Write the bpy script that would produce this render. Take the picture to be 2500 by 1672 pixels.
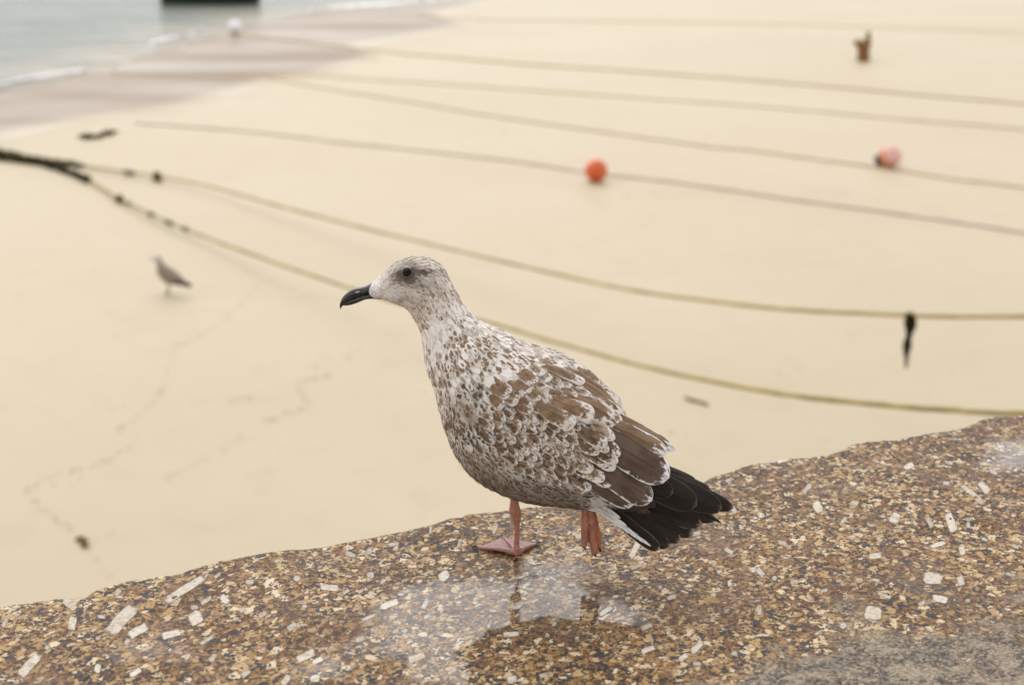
import bpy, bmesh, math, random
import numpy as np
from mathutils import Vector, noise as mnoise
random.seed(7); np.random.seed(7)
R = math.radians
for o in list(bpy.data.objects): bpy.data.objects.remove(o)
scn = bpy.context.scene
COL = scn.collection

# ------------------------------------------------------------------ camera
CAM_Z = 3.80            # above the sand
PITCH = R(18.0)
FPX = 50.0/36.0*2500.0
cam_d = bpy.data.cameras.new('camera'); cam = bpy.data.objects.new('camera', cam_d); COL.objects.link(cam)
cam.location = (0, 0, CAM_Z); cam.rotation_euler = (R(90)-PITCH, 0, 0)
cam_d.lens = 50; cam_d.sensor_width = 36; cam_d.clip_start = 0.05; cam_d.clip_end = 9000
cam_d.dof.use_dof = True; cam_d.dof.focus_distance = 1.80; cam_d.dof.aperture_fstop = 4.2
scn.camera = cam

# ------------------------------------------------------------------ sky, sun, exposure (bright overcast)
SUN_EL, SUN_AZ = R(52), R(-14)
w = bpy.data.worlds.new('World'); scn.world = w; w.use_nodes = True
nt = w.node_tree; nt.nodes.clear()
sky = nt.nodes.new('ShaderNodeTexSky'); sky.sky_type = 'NISHITA'; sky.sun_disc = False
sky.sun_elevation = SUN_EL; sky.sun_rotation = SUN_AZ; sky.dust_density = 0.6; sky.air_density = 1.0
hs = nt.nodes.new('ShaderNodeHueSaturation'); hs.inputs['Saturation'].default_value = 0.12
bg = nt.nodes.new('ShaderNodeBackground'); bg.inputs['Strength'].default_value = 0.15
out = nt.nodes.new('ShaderNodeOutputWorld')
nt.links.new(sky.outputs[0], hs.inputs['Color']); nt.links.new(hs.outputs[0], bg.inputs['Color']); nt.links.new(bg.outputs[0], out.inputs[0])
sd = bpy.data.lights.new('sun', 'SUN'); sd.energy = 0.52; sd.angle = R(60); sd.color = (1, .95, .86)
sun = bpy.data.objects.new('sun', sd); COL.objects.link(sun)
sdir = Vector((math.sin(SUN_AZ)*math.cos(SUN_EL), math.cos(SUN_AZ)*math.cos(SUN_EL), math.sin(SUN_EL)))
sun.rotation_euler = sdir.to_track_quat('Z', 'Y').to_euler()
sun.location = (-20, 10, 40)
vs = scn.view_settings; vs.view_transform = 'Standard'; vs.look = 'None'; vs.gamma = 1; vs.use_curve_mapping = False
vs.exposure = 1.09
scn.render.resolution_x = 1024; scn.render.resolution_y = 684

# ------------------------------------------------------------------ geometry helpers
CF = np.array([0, math.cos(PITCH), -math.sin(PITCH)]); CU = np.array([0, math.sin(PITCH), math.cos(PITCH)]); CR = np.array([1., 0, 0])
CP = np.array([0, 0, CAM_Z])
def ray(px, py): return CR*((px-1250)/FPX) + CU*(-(py-836)/FPX) + CF
def onz(px, py, z=0.0):
    r = ray(px, py); t = (z-CAM_Z)/r[2]; return CP + r*t
def atdepth(px, py, d): return CP + ray(px, py)*d
def proj(p):
    q = np.asarray(p)-CP; d = q@CF
    return 1250+FPX*(q@CR)/d, 836-FPX*(q@CU)/d

def link(name, mesh, mat=None, parent=None, **props):
    o = bpy.data.objects.new(name, mesh); COL.objects.link(o)
    if mat is not None: mesh.materials.append(mat)
    if parent is not None: o.parent = parent
    for k, v in props.items(): o[k] = v
    return o
def mesh_from(name, V, F, smooth=True):
    m = bpy.data.meshes.new(name); m.from_pydata([tuple(map(float, v)) for v in V], [], [tuple(map(int, f)) for f in F]); m.update()
    if smooth: m.polygons.foreach_set('use_smooth', [True]*len(m.polygons))
    return m
def grid_faces(nr, nc, wrap=False, off=0):
    F = []
    for i in range(nr-1):
        for j in range(nc if wrap else nc-1):
            j2 = (j+1) % nc
            F.append((off+i*nc+j, off+i*nc+j2, off+(i+1)*nc+j2, off+(i+1)*nc+j))
    return F
def empty(name, loc, rz=0, **props):
    o = bpy.data.objects.new(name, None); COL.objects.link(o); o.location = loc; o.rotation_euler = (0, 0, rz); o.empty_display_size = .05
    for k, v in props.items(): o[k] = v
    return o
def catmull(P, n):
    P = np.asarray(P, float); m = len(P); out = []
    Q = np.vstack([2*P[0]-P[1], P, 2*P[-1]-P[-2]])
    for t in np.linspace(0, m-1-1e-9, n):
        i = int(t); f = t-i; a, b, c, d = Q[i], Q[i+1], Q[i+2], Q[i+3]
        out.append(.5*((2*b)+(c-a)*f+(2*a-5*b+4*c-d)*f*f+(3*b-a-3*c+d)*f**3))
    return np.array(out)
def tube(pts, rad, ns=8, cap=True):
    pts = np.asarray(pts, float); n = len(pts)
    rad = np.broadcast_to(np.asarray(rad, float), (n,))
    V = []; prev = None
    for i in range(n):
        t = pts[min(i+1, n-1)]-pts[max(i-1, 0)]; t = t/(np.linalg.norm(t)+1e-12)
        if prev is None:
            a = np.array([0, 0, 1.]) if abs(t[2]) < .9 else np.array([1., 0, 0]); u = np.cross(t, a)
        else: u = prev-(prev@t)*t
        u /= np.linalg.norm(u)+1e-12; prev = u; v = np.cross(t, u)
        for k in range(ns):
            an = 2*math.pi*k/ns; V.append(pts[i]+rad[i]*(math.cos(an)*u+math.sin(an)*v))
    F = grid_faces(n, ns, True)
    if cap: F += [tuple(range(ns))[::-1], tuple((n-1)*ns+k for k in range(ns))]
    return V, F
def join_geo(parts):
    V = []; F = []
    for v, f in parts:
        o = len(V); V += list(v); F += [tuple(i+o for i in q) for q in f]
    return V, F
def nz(x, y, z=0.0): return mnoise.noise(Vector((x, y, z)))
def fbm(x, y, z=0, o=4): return mnoise.fractal(Vector((x, y, z)), 1.0, 2.0, o)
def smooth(a, b, x):
    t = min(1, max(0, (x-a)/(b-a))); return t*t*(3-2*t)

# ------------------------------------------------------------------ material helpers
class NT:
    def __init__(s, name):
        s.m = bpy.data.materials.new(name); s.m.use_nodes = True; s.t = s.m.node_tree; s.t.nodes.clear()
        s.out = s.t.nodes.new('ShaderNodeOutputMaterial'); s.b = s.t.nodes.new('ShaderNodeBsdfPrincipled')
        s.t.links.new(s.b.outputs[0], s.out.inputs[0])
    def n(s, t, **k):
        x = s.t.nodes.new('ShaderNode'+t)
        for a, v in k.items(): setattr(x, a, v)
        return x
    def l(s, a, b): s.t.links.new(a, b)
    def put(s, sock, v):
        if isinstance(v, bpy.types.NodeSocket): s.l(v, sock)
        else: sock.default_value = v
    def set(s, **k):
        for a, v in k.items():
            a = a.replace('_', ' ')
            if a == 'Base Color' and not isinstance(v, bpy.types.NodeSocket) and len(v) == 3: v = (*v, 1)
            s.put(s.b.inputs[a], v)
    def math(s, op, a, b=0.0, c=0.0, clamp=False):
        x = s.n('Math', operation=op, use_clamp=clamp)
        for i, v in enumerate((a, b, c)): s.put(x.inputs[i], v)
        return x.outputs[0]
    def vmath(s, op, a, b=(0, 0, 0)):
        x = s.n('VectorMath', operation=op); s.put(x.inputs[0], a); s.put(x.inputs[1], b); return x.outputs[0]
    def scale(s, a, f):
        x = s.n('VectorMath', operation='SCALE'); s.put(x.inputs[0], a); s.put(x.inputs[3], f); return x.outputs[0]
    def mix(s, f, a, b, mode='MIX'):
        x = s.n('Mix', data_type='RGBA', blend_type=mode); s.put(x.inputs[0], f)
        for i, v in ((6, a), (7, b)):
            if not isinstance(v, bpy.types.NodeSocket) and len(v) == 3: v = (*v, 1)
            s.put(x.inputs[i], v)
        return x.outputs[2]
    def rng(s, v, a, b, c=0.0, d=1.0, smooth=True):
        x = s.n('MapRange', interpolation_type='SMOOTHSTEP' if smooth else 'LINEAR')
        for i, q in enumerate((v, a, b, c, d)): s.put(x.inputs[i], q)
        return x.outputs[0]
    def noise(s, vec, scale, detail=4, rough=.55, col=False):
        x = s.n('TexNoise'); s.put(x.inputs['Vector'], vec); x.inputs['Scale'].default_value = scale
        x.inputs['Detail'].default_value = detail; x.inputs['Roughness'].default_value = rough
        return x.outputs['Color' if col else 'Fac']
    def vor(s, vec, scale, out='Color', feature='F1', rand=1.0):
        x = s.n('TexVoronoi', feature=feature); s.put(x.inputs['Vector'], vec); x.inputs['Scale'].default_value = scale
        x.inputs['Randomness'].default_value = rand
        return x.outputs[out]
    def ramp(s, f, stops, interp='LINEAR'):
        x = s.n('ValToRGB'); x.color_ramp.interpolation = interp; e = x.color_ramp.elements
        while len(e) < len(stops): e.new(.5)
        for q, (p, c) in zip(e, stops): q.position = p; q.color = (*c, 1)
        s.put(x.inputs[0], f); return x.outputs[0]
    def obj(s): return s.n('TexCoord').outputs['Object']
    def attr(s, name, out='Fac'): return s.n('Attribute', attribute_name=name).outputs[out]
    def sep(s, v):
        x = s.n('SeparateXYZ'); s.put(x.inputs[0], v); return x.outputs
    def comb(s, a, b, c):
        x = s.n('CombineXYZ')
        for i, v in enumerate((a, b, c)): s.put(x.inputs[i], v)
        return x.outputs[0]
    def bump(s, h, strength=.3, dist=.01):
        x = s.n('Bump'); x.inputs['Strength'].default_value = strength; x.inputs['Distance'].default_value = dist
        s.put(x.inputs['Height'], h); return x.outputs[0]
def noisy(name, c1, c2, scale=20, rough=.7, bump=.2, bscale=None, bdist=.01, **k):
    m = NT(name); o = m.obj(); f = m.noise(o, scale, 5)
    m.set(Base_Color=m.mix(m.rng(f, .3, .7), c1, c2), Roughness=rough, **k)
    if bump: m.set(Normal=m.bump(m.noise(o, bscale or scale*3, 4), bump, bdist))
    return m.m

# ------------------------------------------------------------------ materials: setting
def mat_sand():
    m = NT('dry_sand'); o = m.obj()
    a = m.noise(o, .22, 5); b = m.noise(o, 2.2, 6); g = m.noise(o, 160, 3)
    c = m.mix(m.rng(a, .3, .7), (.455, .360, .224), (.485, .392, .254))
    c = m.mix(m.rng(b, .50, .75, 0, .5), c, (.42, .322, .19))
    c = m.mix(m.math('MULTIPLY', m.rng(g, .35, .65), .12), c, (.33, .27, .19))
    m.set(Base_Color=c, Roughness=.62, Specular_IOR_Level=.45,
          Normal=m.bump(m.math('ADD', m.math('MULTIPLY', m.noise(o, 3.0, 5), .6), m.math('MULTIPLY', g, .05)), .25, .02))
    return m.m
def mat_wet():
    m = NT('wet_sand'); o = m.obj()
    st = m.vmath('MULTIPLY', o, (.12, .5, 1)); a = m.noise(st, 1.2, 5); b = m.noise(o, 1.6, 5)
    c = m.mix(m.rng(a, .30, .70), (.245, .172, .108), (.285, .205, .132))
    c = m.mix(m.rng(b, .5, .7, 0, .4), c, (.215, .148, .09))
    c = m.mix(m.rng(m.attr('shallow'), .72, 1.0, 0, 1), c, (.455, .364, .236))
    m.set(Base_Color=c, Roughness=m.rng(a, .3, .7, .48, .32), Specular_IOR_Level=.10, IOR=1.34,
          Normal=m.bump(m.noise(m.vmath('MULTIPLY', o, (.6, 2, 1)), 2.5, 4), .10, .02))
    return m.m
def mat_sea():
    m = NT('sea_water'); o = m.obj()
    st = m.vmath('MULTIPLY', o, (.45, 1.5, 1)); a = m.noise(st, .8, 5, .6); b = m.noise(st, 3.0, 4)
    c = m.mix(m.rng(m.noise(o, .2, 3), .4, .65), (.088, .108, .084), (.130, .140, .108)); c = m.mix(m.attr('shallow'), c, (.34, .27, .19)); c = m.mix(m.rng(a, .42, .62, 0, .45), c, (.066, .085, .068))
    m.set(Base_Color=c, Roughness=.30, IOR=1.33, Specular_IOR_Level=.06,
          Normal=m.bump(m.math('ADD', m.math('MULTIPLY', a, 1.0), m.math('MULTIPLY', b, .3)), .9, .35))
    return m.m
def mat_foam():
    m = NT('sea_foam'); o = m.obj()
    f = m.noise(o, 4, 6)
    m.set(Base_Color=m.mix(m.rng(f, .3, .7), (.74, .72, .70), (.84, .83, .82)), Roughness=.6)
    return m.m
def granite(name, crystal=False):
    m = NT(name); o = m.obj()
    wet = m.attr('wet'); grit = m.attr('grit')
    wob = m.scale(m.vmath('SUBTRACT', m.noise(o, 150, 3, col=True), (.5, .5, .5)), .0042)
    p = m.vmath('ADD', o, wob)
    def turned(deg, sx, sy, off):
        v = m.n('VectorRotate', rotation_type='Z_AXIS'); m.l(p, v.inputs['Vector']); v.inputs['Angle'].default_value = R(deg)
        return m.vmath('MULTIPLY', m.vmath('ADD', v.outputs[0], off), (sx, sy, 1))
    big = m.noise(o, 9, 4); big2 = m.noise(m.vmath('ADD', o, (3.1, 8.2, 0)), 5.5, 4); big3 = m.noise(m.vmath('ADD', o, (1.7, 4.4, 0)), 16, 4)
    if crystal:
        f = m.noise(p, 160, 5); vn = m.noise(o, 45, 3)
        k_ = .86 if crystal == 1 else .66
        c = m.ramp(f, [(.30, (.42*k_, .34*k_, .245*k_)), (.45, (.62*k_, .535*k_, .43*k_)), (.7, (.74*k_, .665*k_, .575*k_))])
        cell = m.vor(turned(-46, 1, 1, (0, 0, 0)), 190, 'Distance', 'DISTANCE_TO_EDGE')
        c = m.mix(m.rng(cell, .05, .0, 0, .55), c, (.22, .15, .085))
        c = m.mix(m.rng(vn, .55, .70, 0, .45), c, (.22, .135, .065)); rn = m.n('ObjectInfo').outputs['Random']; c = m.mix(m.rng(rn, .45, 1.0, 0, .6), c, m.mix(.5, c, (.26, .16, .08)))
        c = m.mix(m.rng(m.math('ADD', m.attr('rim'), m.math('MULTIPLY', m.math('SUBTRACT', m.noise(p, 130, 4), .5), 1.5)), .35, .95, 0, .9), c, (.15, .082, .032))
        hb = f
    else:
        r2 = m.sep(m.vor(m.vmath('ADD', p, (5, 3, 0)), 260))[1]; r3 = m.sep(m.vor(m.vmath('ADD', p, (1, 7, 0)), 215))[0]; r4 = m.sep(m.vor(m.vmath('ADD', p, (6, 2, 0)), 430))[0]
        fine = m.noise(p, 420, 4, .7)
        rr = m.math('ADD', m.math('ADD', m.math('MULTIPLY', r2, .45), m.math('MULTIPLY', fine, .55)), m.math('MULTIPLY', m.math('SUBTRACT', big3, .5), .55), clamp=True)
        c = m.ramp(rr, [(.20, (.030, .015, .008)), (.34, (.075, .031, .010)), (.49, (.145, .064, .018)), (.65, (.228, .118, .036)), (.83, (.33, .198, .074))])
        for deg, sx, sy, off, scl, dens in ((-50, .80, 1.25, (0, 0, 0), 125, .60), (20, .85, 1.2, (2.3, 1.1, 0), 98, .70), (-70, .80, 1.25, (4.4, 7.1, 0), 76, .80)):
            q = turned(deg, sx, sy, off); rc_ = m.sep(m.vor(q, scl))[0]; ed = m.vor(q, scl, 'Distance', 'DISTANCE_TO_EDGE')
            thr = m.math('ADD', rc_, m.math('MULTIPLY', m.math('SUBTRACT', big2, .5), -.6))
            mk = m.math('MULTIPLY', m.rng(thr, dens, dens+.01), m.rng(m.math('ADD', ed, m.math('MULTIPLY', m.math('SUBTRACT', fine, .5), .22)), .06, .14))
            gcol = m.ramp(m.sep(m.vor(q, scl))[1], [(.0, (.28, .148, .046)), (.35, (.39, .235, .088)), (.65, (.48, .335, .165)), (1.0, (.64, .52, .355))])
            gcol = m.mix(m.math('MULTIPLY', m.rng(fine, .35, .7), .35), gcol, m.mix(.5, gcol, (.13, .07, .028)))
            c = m.mix(mk, c, gcol)
        clus = m.noise(m.vmath('ADD', o, (2, 6, 0)), 55, 3)
        c = m.mix(m.math('MULTIPLY', m.rng(m.math('ADD', r3, m.math('MULTIPLY', m.math('SUBTRACT', clus, .5), -1.1)), .23, .18), .93), c, (.013, .014, .019))
        c = m.mix(m.rng(r4, .10, .07, 0, .9), c, (.012, .012, .016))
        c = m.mix(m.rng(big, .50, .64, 0, .7), c, m.mix(.62, c, (.105, .044, .015)))
        c = m.mix(m.rng(big2, .58, .70, 0, .5), c, m.mix(.55, c, (.085, .075, .070)))
        # gritty mortar smear
        gf = m.math('ADD', m.math('MULTIPLY', m.noise(p, 330, 5, .85), .6), m.math('MULTIPLY', m.sep(m.vor(p, 340))[0], .4)); g2 = m.noise(o, 30, 4)
        gc = m.ramp(gf, [(.28, (.014, .013, .014)), (.42, (.070, .054, .042)), (.58, (.16, .118, .080)), (.74, (.36, .28, .185))])
        gc = m.mix(m.rng(g2, .45, .62, 0, .75), gc, m.mix(m.rng(gf, .3, .6), (.20, .15, .10), (.34, .265, .18)))
        gm = m.rng(m.math('ADD', grit, m.math('MULTIPLY', m.math('SUBTRACT', m.noise(o, 9, 7, .72), .5), 3.0)), .25, .80)
        c = m.mix(gm, c, gc)
        hb = m.math('ADD', m.math('MULTIPLY', fine, .5), m.math('MULTIPLY', m.noise(p, 160, 4), .7))
    dampn = m.math('ADD', m.math('MULTIPLY', m.noise(m.vmath('ADD', o, (9, 2, 0)), 9, 6, .62), .75), m.math('MULTIPLY', m.noise(o, 75, 3), .25))
    wetm = m.math('ADD', wet, m.math('MULTIPLY', m.math('SUBTRACT', dampn, .5), 1.1), clamp=True)
    crough = m.rng(wetm, .28, .52, .32, .012)
    m.set(Base_Color=c, Roughness=.55, Specular_IOR_Level=.15, Normal=m.bump(hb, .55, .0016), Coat_Roughness=crough, Coat_IOR=1.30)
    m.put(m.b.inputs['Coat Weight'], m.rng(wetm, .28, .52, .05, 1.0))
    cb = m.n('Bump'); cb.inputs['Distance'].default_value = .0012; m.put(cb.inputs['Height'], hb)
    m.put(cb.inputs['Strength'], m.rng(wetm, .30, .55, .5, 0.006)); m.l(cb.outputs[0], m.b.inputs['Coat Normal'])
    return m.m
M = {}
M['sand'] = mat_sand(); M['wet'] = mat_wet(); M['sea'] = mat_sea(); M['foam'] = mat_foam()
M['granite'] = granite('granite'); M['crystal'] = granite('feldspar', 1); M['crystal2'] = granite('dull_feldspar', 2)
M['block'] = noisy('granite_block', (.16, .12, .09), (.27, .22, .17), 14, .8, .5, 60)
M['paving'] = noisy('paving_stone', (.17, .15, .13), (.25, .22, .19), 6, .8, .4, 50)

# ------------------------------------------------------------------ beach, sea
WALL_H = CAM_Z-.83
def sheet(name, pts, z, mat, **p):
    V = [(x, y, z) for x, y in pts]; me = mesh_from(name, V, [tuple(range(len(V)))], False)
    return link(name, me, mat, None, **p)
def strip_grid(name, lo, hi, z, mat, n=10, **p):
    V = []; k = len(lo)
    for i in range(k):
        for j in range(n):
            f = j/(n-1); V.append((lo[i][0]*(1-f)+hi[i][0]*f, lo[i][1]*(1-f)+hi[i][1]*f, z))
    me = mesh_from(name, V, grid_faces(k, n), False); o = link(name, me, mat, None, **p); return o
sheet('sand', [(-400, -60), (700, -60), (700, 900), (-400, 900)], 0, M['sand'], kind='structure')
# shoreline traced on the sand plane: edge of wet sand, edge of water
def soft_edge(pxs, jag=.0, n=160, seed=0.0):
    P = [onz(x, y) for x, y in pxs]; P = catmull(P, n)
    return [(p[0]+jag*nz(i*.09, seed), p[1]+jag*nz(i*.09, seed+9)) for i, p in enumerate(P)]
wet_px = [(-700, 520), (-300, 425), (0, 352), (150, 315), (300, 288), (440, 268), (560, 240), (640, 212), (700, 196), (790, 183), (880, 158), (930, 143), (915, 128), (880, 117),
          (960, 103), (1060, 82), (1140, 66), (1158, 57), (1110, 48), (1085, 38), (1130, 24), (1200, 6), (1300, -16), (1480, -50), (1750, -92)]
wet = soft_edge(wet_px, .10, 260, 2.0)
far = [(-400, 900), (-400, -40)]
def shore(name, line, z, mat):
    D = np.array([-.62, .785]); D /= np.linalg.norm(D); ks = [0, .4, 1, 2, 4, 7, 12, 20, 35, 60, 110, 220, 500, 1200, 3200]
    line = [line[0]-np.array([300, -40.]), line[0]-np.array([90, -14.]), line[0]-np.array([20, -4.])]+[np.array(p) for p in line]+[line[-1]+np.array([40, 22.]), line[-1]+np.array([250, 90.]), line[-1]+np.array([1500, 300.])]
    V = [(*(p+D*k), z) for p in line for k in ks]
    me = mesh_from(name, V, [tuple(reversed(f)) for f in grid_faces(len(line), len(ks))], False)
    at = me.attributes.new('shallow', 'FLOAT', 'POINT'); at.data.foreach_set('value', np.array([max(0, 1-k/5.5)**1.3 for p in line for k in ks], np.float32))
    return link(name, me, mat, None, kind='structure')
shore('wet_sand', wet, .004, M['wet'])
sea_px = [(-800, 330), (-300, 272), (0, 226), (130, 197), (260, 168), (370, 136), (450, 112), (560, 82), (680, 50), (800, 28), (950, 12), (1100, -10), (1350, -45), (1750, -110)]
sea = soft_edge(sea_px, .35, 240, 5.0)
shore('sea', sea, .010, M['sea'])
# low foam ridges where the wavelets break
def foam(pxs, wid, seed, label):
    P = catmull([onz(x, y) for x, y in pxs], 140); V = []; F = []
    nr = 7
    for i, p in enumerate(P):
        t = i/(len(P)-1); wd = wid*(.6+.9*abs(nz(i*.11, seed))+.5*max(0, nz(i*.03, seed+4)))*math.sin(math.pi*min(1, max(0.02, t)))**.4
        for j in range(nr):
            f = j/(nr-1)-.5; h = .03*(1-(2*f)**2)*(.6+.6*abs(nz(i*.4, j*.9, seed)))
            V.append((p[0]+f*wd*.35+.12*nz(i*.3, seed+3), p[1]+f*wd+.15*nz(i*.22, seed+7), .012+h))
    o = link('foam', mesh_from('foam', V, [tuple(reversed(q)) for q in grid_faces(len(P), nr)]), M['foam'], None, kind='stuff', label=label, category='foam')
foam([(-60, 222), (0, 210), (60, 196), (130, 184), (200, 176)], 1.3, 1.3, 'white foam where a wavelet runs up the wet sand')
foam([(380, 108), (410, 97), (445, 89), (480, 80)], 1.3, 5.1, 'short curl of foam beside the white buoy')
foam([(760, 30), (810, 20), (860, 16), (930, 12), (1010, 6), (1120, -6)], 1.8, 8.7, 'long foam line at the far end of the water')

# ------------------------------------------------------------------ harbour wall with granite coping
edge_px = [(-60, 1492), (0, 1476), (60, 1466), (130, 1456), (190, 1452), (212, 1447), (228, 1434), (262, 1424), (330, 1406), (430, 1391), (520, 1368), (600, 1352), (700, 1334), (800, 1319),
           (900, 1301), (1000, 1284), (1060, 1274), (1100, 1262), (1130, 1254), (1180, 1245), (1270, 1232), (1340, 1224), (1450, 1206), (1560, 1190), (1650, 1181), (1705, 1172), (1740, 1156),
           (1790, 1140), (1830, 1128), (1880, 1124), (1905, 1114), (1960, 1110), (2010, 1107), (2050, 1096), (2072, 1082), (2110, 1074), (2180, 1070), (2230, 1058), (2290, 1047),
           (2350, 1034), (2400, 1014), (2440, 1009), (2520, 1004), (2600, 992)]
EW = np.array([onz(x, y, WALL_H)[:2] for x, y in edge_px])
D0 = EW[-1]-EW[0]; D0 /= np.linalg.norm(D0); N0 = np.array([D0[1], -D0[0]])      # N0 points back towards the quay
EA = (EW-EW[0])@D0; EO = (EW-EW[0])@N0
AL, AH = EA[0], EA[-1]
def edge_off(a): return float(np.interp(a, EA, EO)) if AL <= a <= AH else (EO[0] if a < AL else EO[-1])
def wall_h(x, y):
    return .0045*nz(x*5, y*5, 1.0)+.0022*nz(x*17, y*17, 4.0)+.0007*nz(x*60, y*60, 8.0)
RB = .014
PUD = onz(1262, 1545, WALL_H)
def px_of(x, y, z=WALL_H): return proj((x, y, z))
def wall_pt(a, v):
    o = edge_off(a)+.0026*nz(a*60, 3.3)+.0018*nz(a*150, 1.3)+.0010*nz(a*330, 5.3)
    p = EW[0]+D0*a+N0*(o+v); x, y = p
    px, py = px_of(x, y)
    flat = 1-.9*math.exp(-(((px-1290)/330)**2+((py-1520)/150)**2))
    h = wall_h(x, y)*flat
    d = RB-math.sqrt(max(0, RB*RB-max(0, RB-v)**2)) if v < RB else 0
    return np.array([x, y, WALL_H+h-d])
def wet_at(x, y):
    px, py = px_of(x, y)
    wv = .20
    wv = max(wv, .92*math.exp(-(((px-1245)/360)**2+((py-1550)/165)**2)**1.3))
    wv = max(wv, .45*math.exp(-(((px-1330)/300)**2+((py-1385)/95)**2)))
    wv = max(wv, .55*math.exp(-(((px-2480)/150)**2+((py-1110)/65)**2)))
    wv = max(wv, .42*math.exp(-(((px-2440)/220)**2+((py-1500)/70)**2)))
    wv = max(wv, .38*math.exp(-(((px-330)/260)**2+((py-1580)/80)**2)))
    wv = max(wv, .36*math.exp(-(((px-820)/200)**2+((py-1640)/60)**2)))
    wv -= .5*grit_at(x, y)
    return max(0, wv)
def grit_at(x, y):
    px, py = px_of(x, y)
    lim = np.interp(px, [1600, 1750, 1900, 2000, 2080, 2200, 2350, 2500], [1720, 1668, 1618, 1570, 1535, 1535, 1545, 1560])
    return smooth(-150, 120, py-lim) if px > 1500 else 0.0
wall = empty('harbour_wall', (EW[0][0]+.5, EW[0][1]+.3, 0), 0, label='wet brown granite harbour wall that the speckled gull stands on', category='wall')
def wparent(o):
    o.parent = wall; o.matrix_parent_inverse = __import__('mathutils').Matrix.Translation(-wall.location)
WID = .82
def coping(a0, a1, da):
    A = list(np.arange(a0, a1, da))+[a1]
    VV = [-1]+[RB*(1-math.cos(t)) for t in np.linspace(0, math.pi/2, 6)]
    v = RB
    while v < WID-.01:
        v += .0045 if v < .45 else .02; VV.append(min(v, WID-.01))
    VV += [WID, WID+.001]
    V = []; F = []; wet = []; gr = []
    for a in A:
        for k, v in enumerate(VV):
            if v < 0: p = wall_pt(a, 0); p[2] = WALL_H-.26
            elif k == len(VV)-1: p = wall_pt(a, WID); p[2] = WALL_H-.26
            elif k == len(VV)-2: p = wall_pt(a, WID); p[2] -= .008
            else: p = wall_pt(a, v)
            V.append(p); wet.append(wet_at(p[0], p[1])); gr.append(grit_at(p[0], p[1]))
    n = len(VV); F = grid_faces(len(A), n)
    F.append(tuple(range(n))); F.append(tuple((len(A)-1)*n+k for k in range(n))[::-1])
    me = mesh_from('coping_stone', V, F)
    me.polygons[len(F)-1].use_smooth = False; me.polygons[len(F)-2].use_smooth = False
    for nm, d in (('wet', wet), ('grit', gr)):
        at = me.attributes.new(nm, 'FLOAT', 'POINT'); at.data.foreach_set('value', np.array(d, np.float32))
    o = link('coping_stone', me, M['granite']); wparent(o); return o
coping(AL, AH, .0045)
for a0, a1 in ((AL-1.9, AL-.008), (AL-3.9, AL-1.908), (AH+.008, AH+2.0), (AH+2.008, AH+4.1), (AH+4.108, AH+6.2), (AH+6.208, AH+8.3), (AH+8.308, AH+10.4), (AH+10.408, AH+12.5), (AH+12.508, AH+14.6)):
    coping(a0, a1, .05)
# masonry courses under the coping, seaward face set back a little
def block(a0, a1, z0, z1, back=.03):
    j = .012; pts = []
    bm = bmesh.new(); r = bmesh.ops.create_cube(bm, size=1)
    for v in bm.verts:
        a = (a0+j if v.co.x < 0 else a1-j); b = (back+.006*random.random() if v.co.y < 0 else WID-.02); z = (z0+j if v.co.z < 0 else z1-j)
        p = EW[0]+D0*a+N0*(b+.04); v.co = (p[0], p[1], z)
    bmesh.ops.bevel(bm, geom=bm.edges[:], offset=.012, segments=1, affect='EDGES')
    bmesh.ops.recalc_face_normals(bm, faces=bm.faces[:])
    me = bpy.data.meshes.new('block'); bm.to_mesh(me); bm.free()
    o = link('block', me, M['block']); wparent(o)
zt = WALL_H-.26; hs_ = [0, .46, .92, 1.38, 1.84, 2.28, zt]
for c in range(6):
    a = AL-3.9+(c % 2)*.4
    while a < AH+14.4:
        ln = random.uniform(.8, 1.5); block(a, min(a+ln, AH+14.6), hs_[c], hs_[c+1]); a += ln
# quay floor behind the wall, where the photographer stands
q0 = EW[0]+D0*(AL-3.9)+N0*(WID+.03); q1 = EW[0]+D0*(AH+14.6)+N0*(WID+.03); q2 = q1+N0*8; q3 = q0+N0*8
V = [(*q0, 2.2), (*q1, 2.2), (*q2, 2.2), (*q3, 2.2), (*q0, .02), (*q1, .02), (*q2, .02), (*q3, .02)]
link('quay', mesh_from('quay', V, [(0, 1, 2, 3), (4, 7, 6, 5), (0, 4, 5, 1), (1, 5, 6, 2), (2, 6, 7, 3), (3, 7, 4, 0)], False), M['paving'], None, kind='structure')

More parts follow.
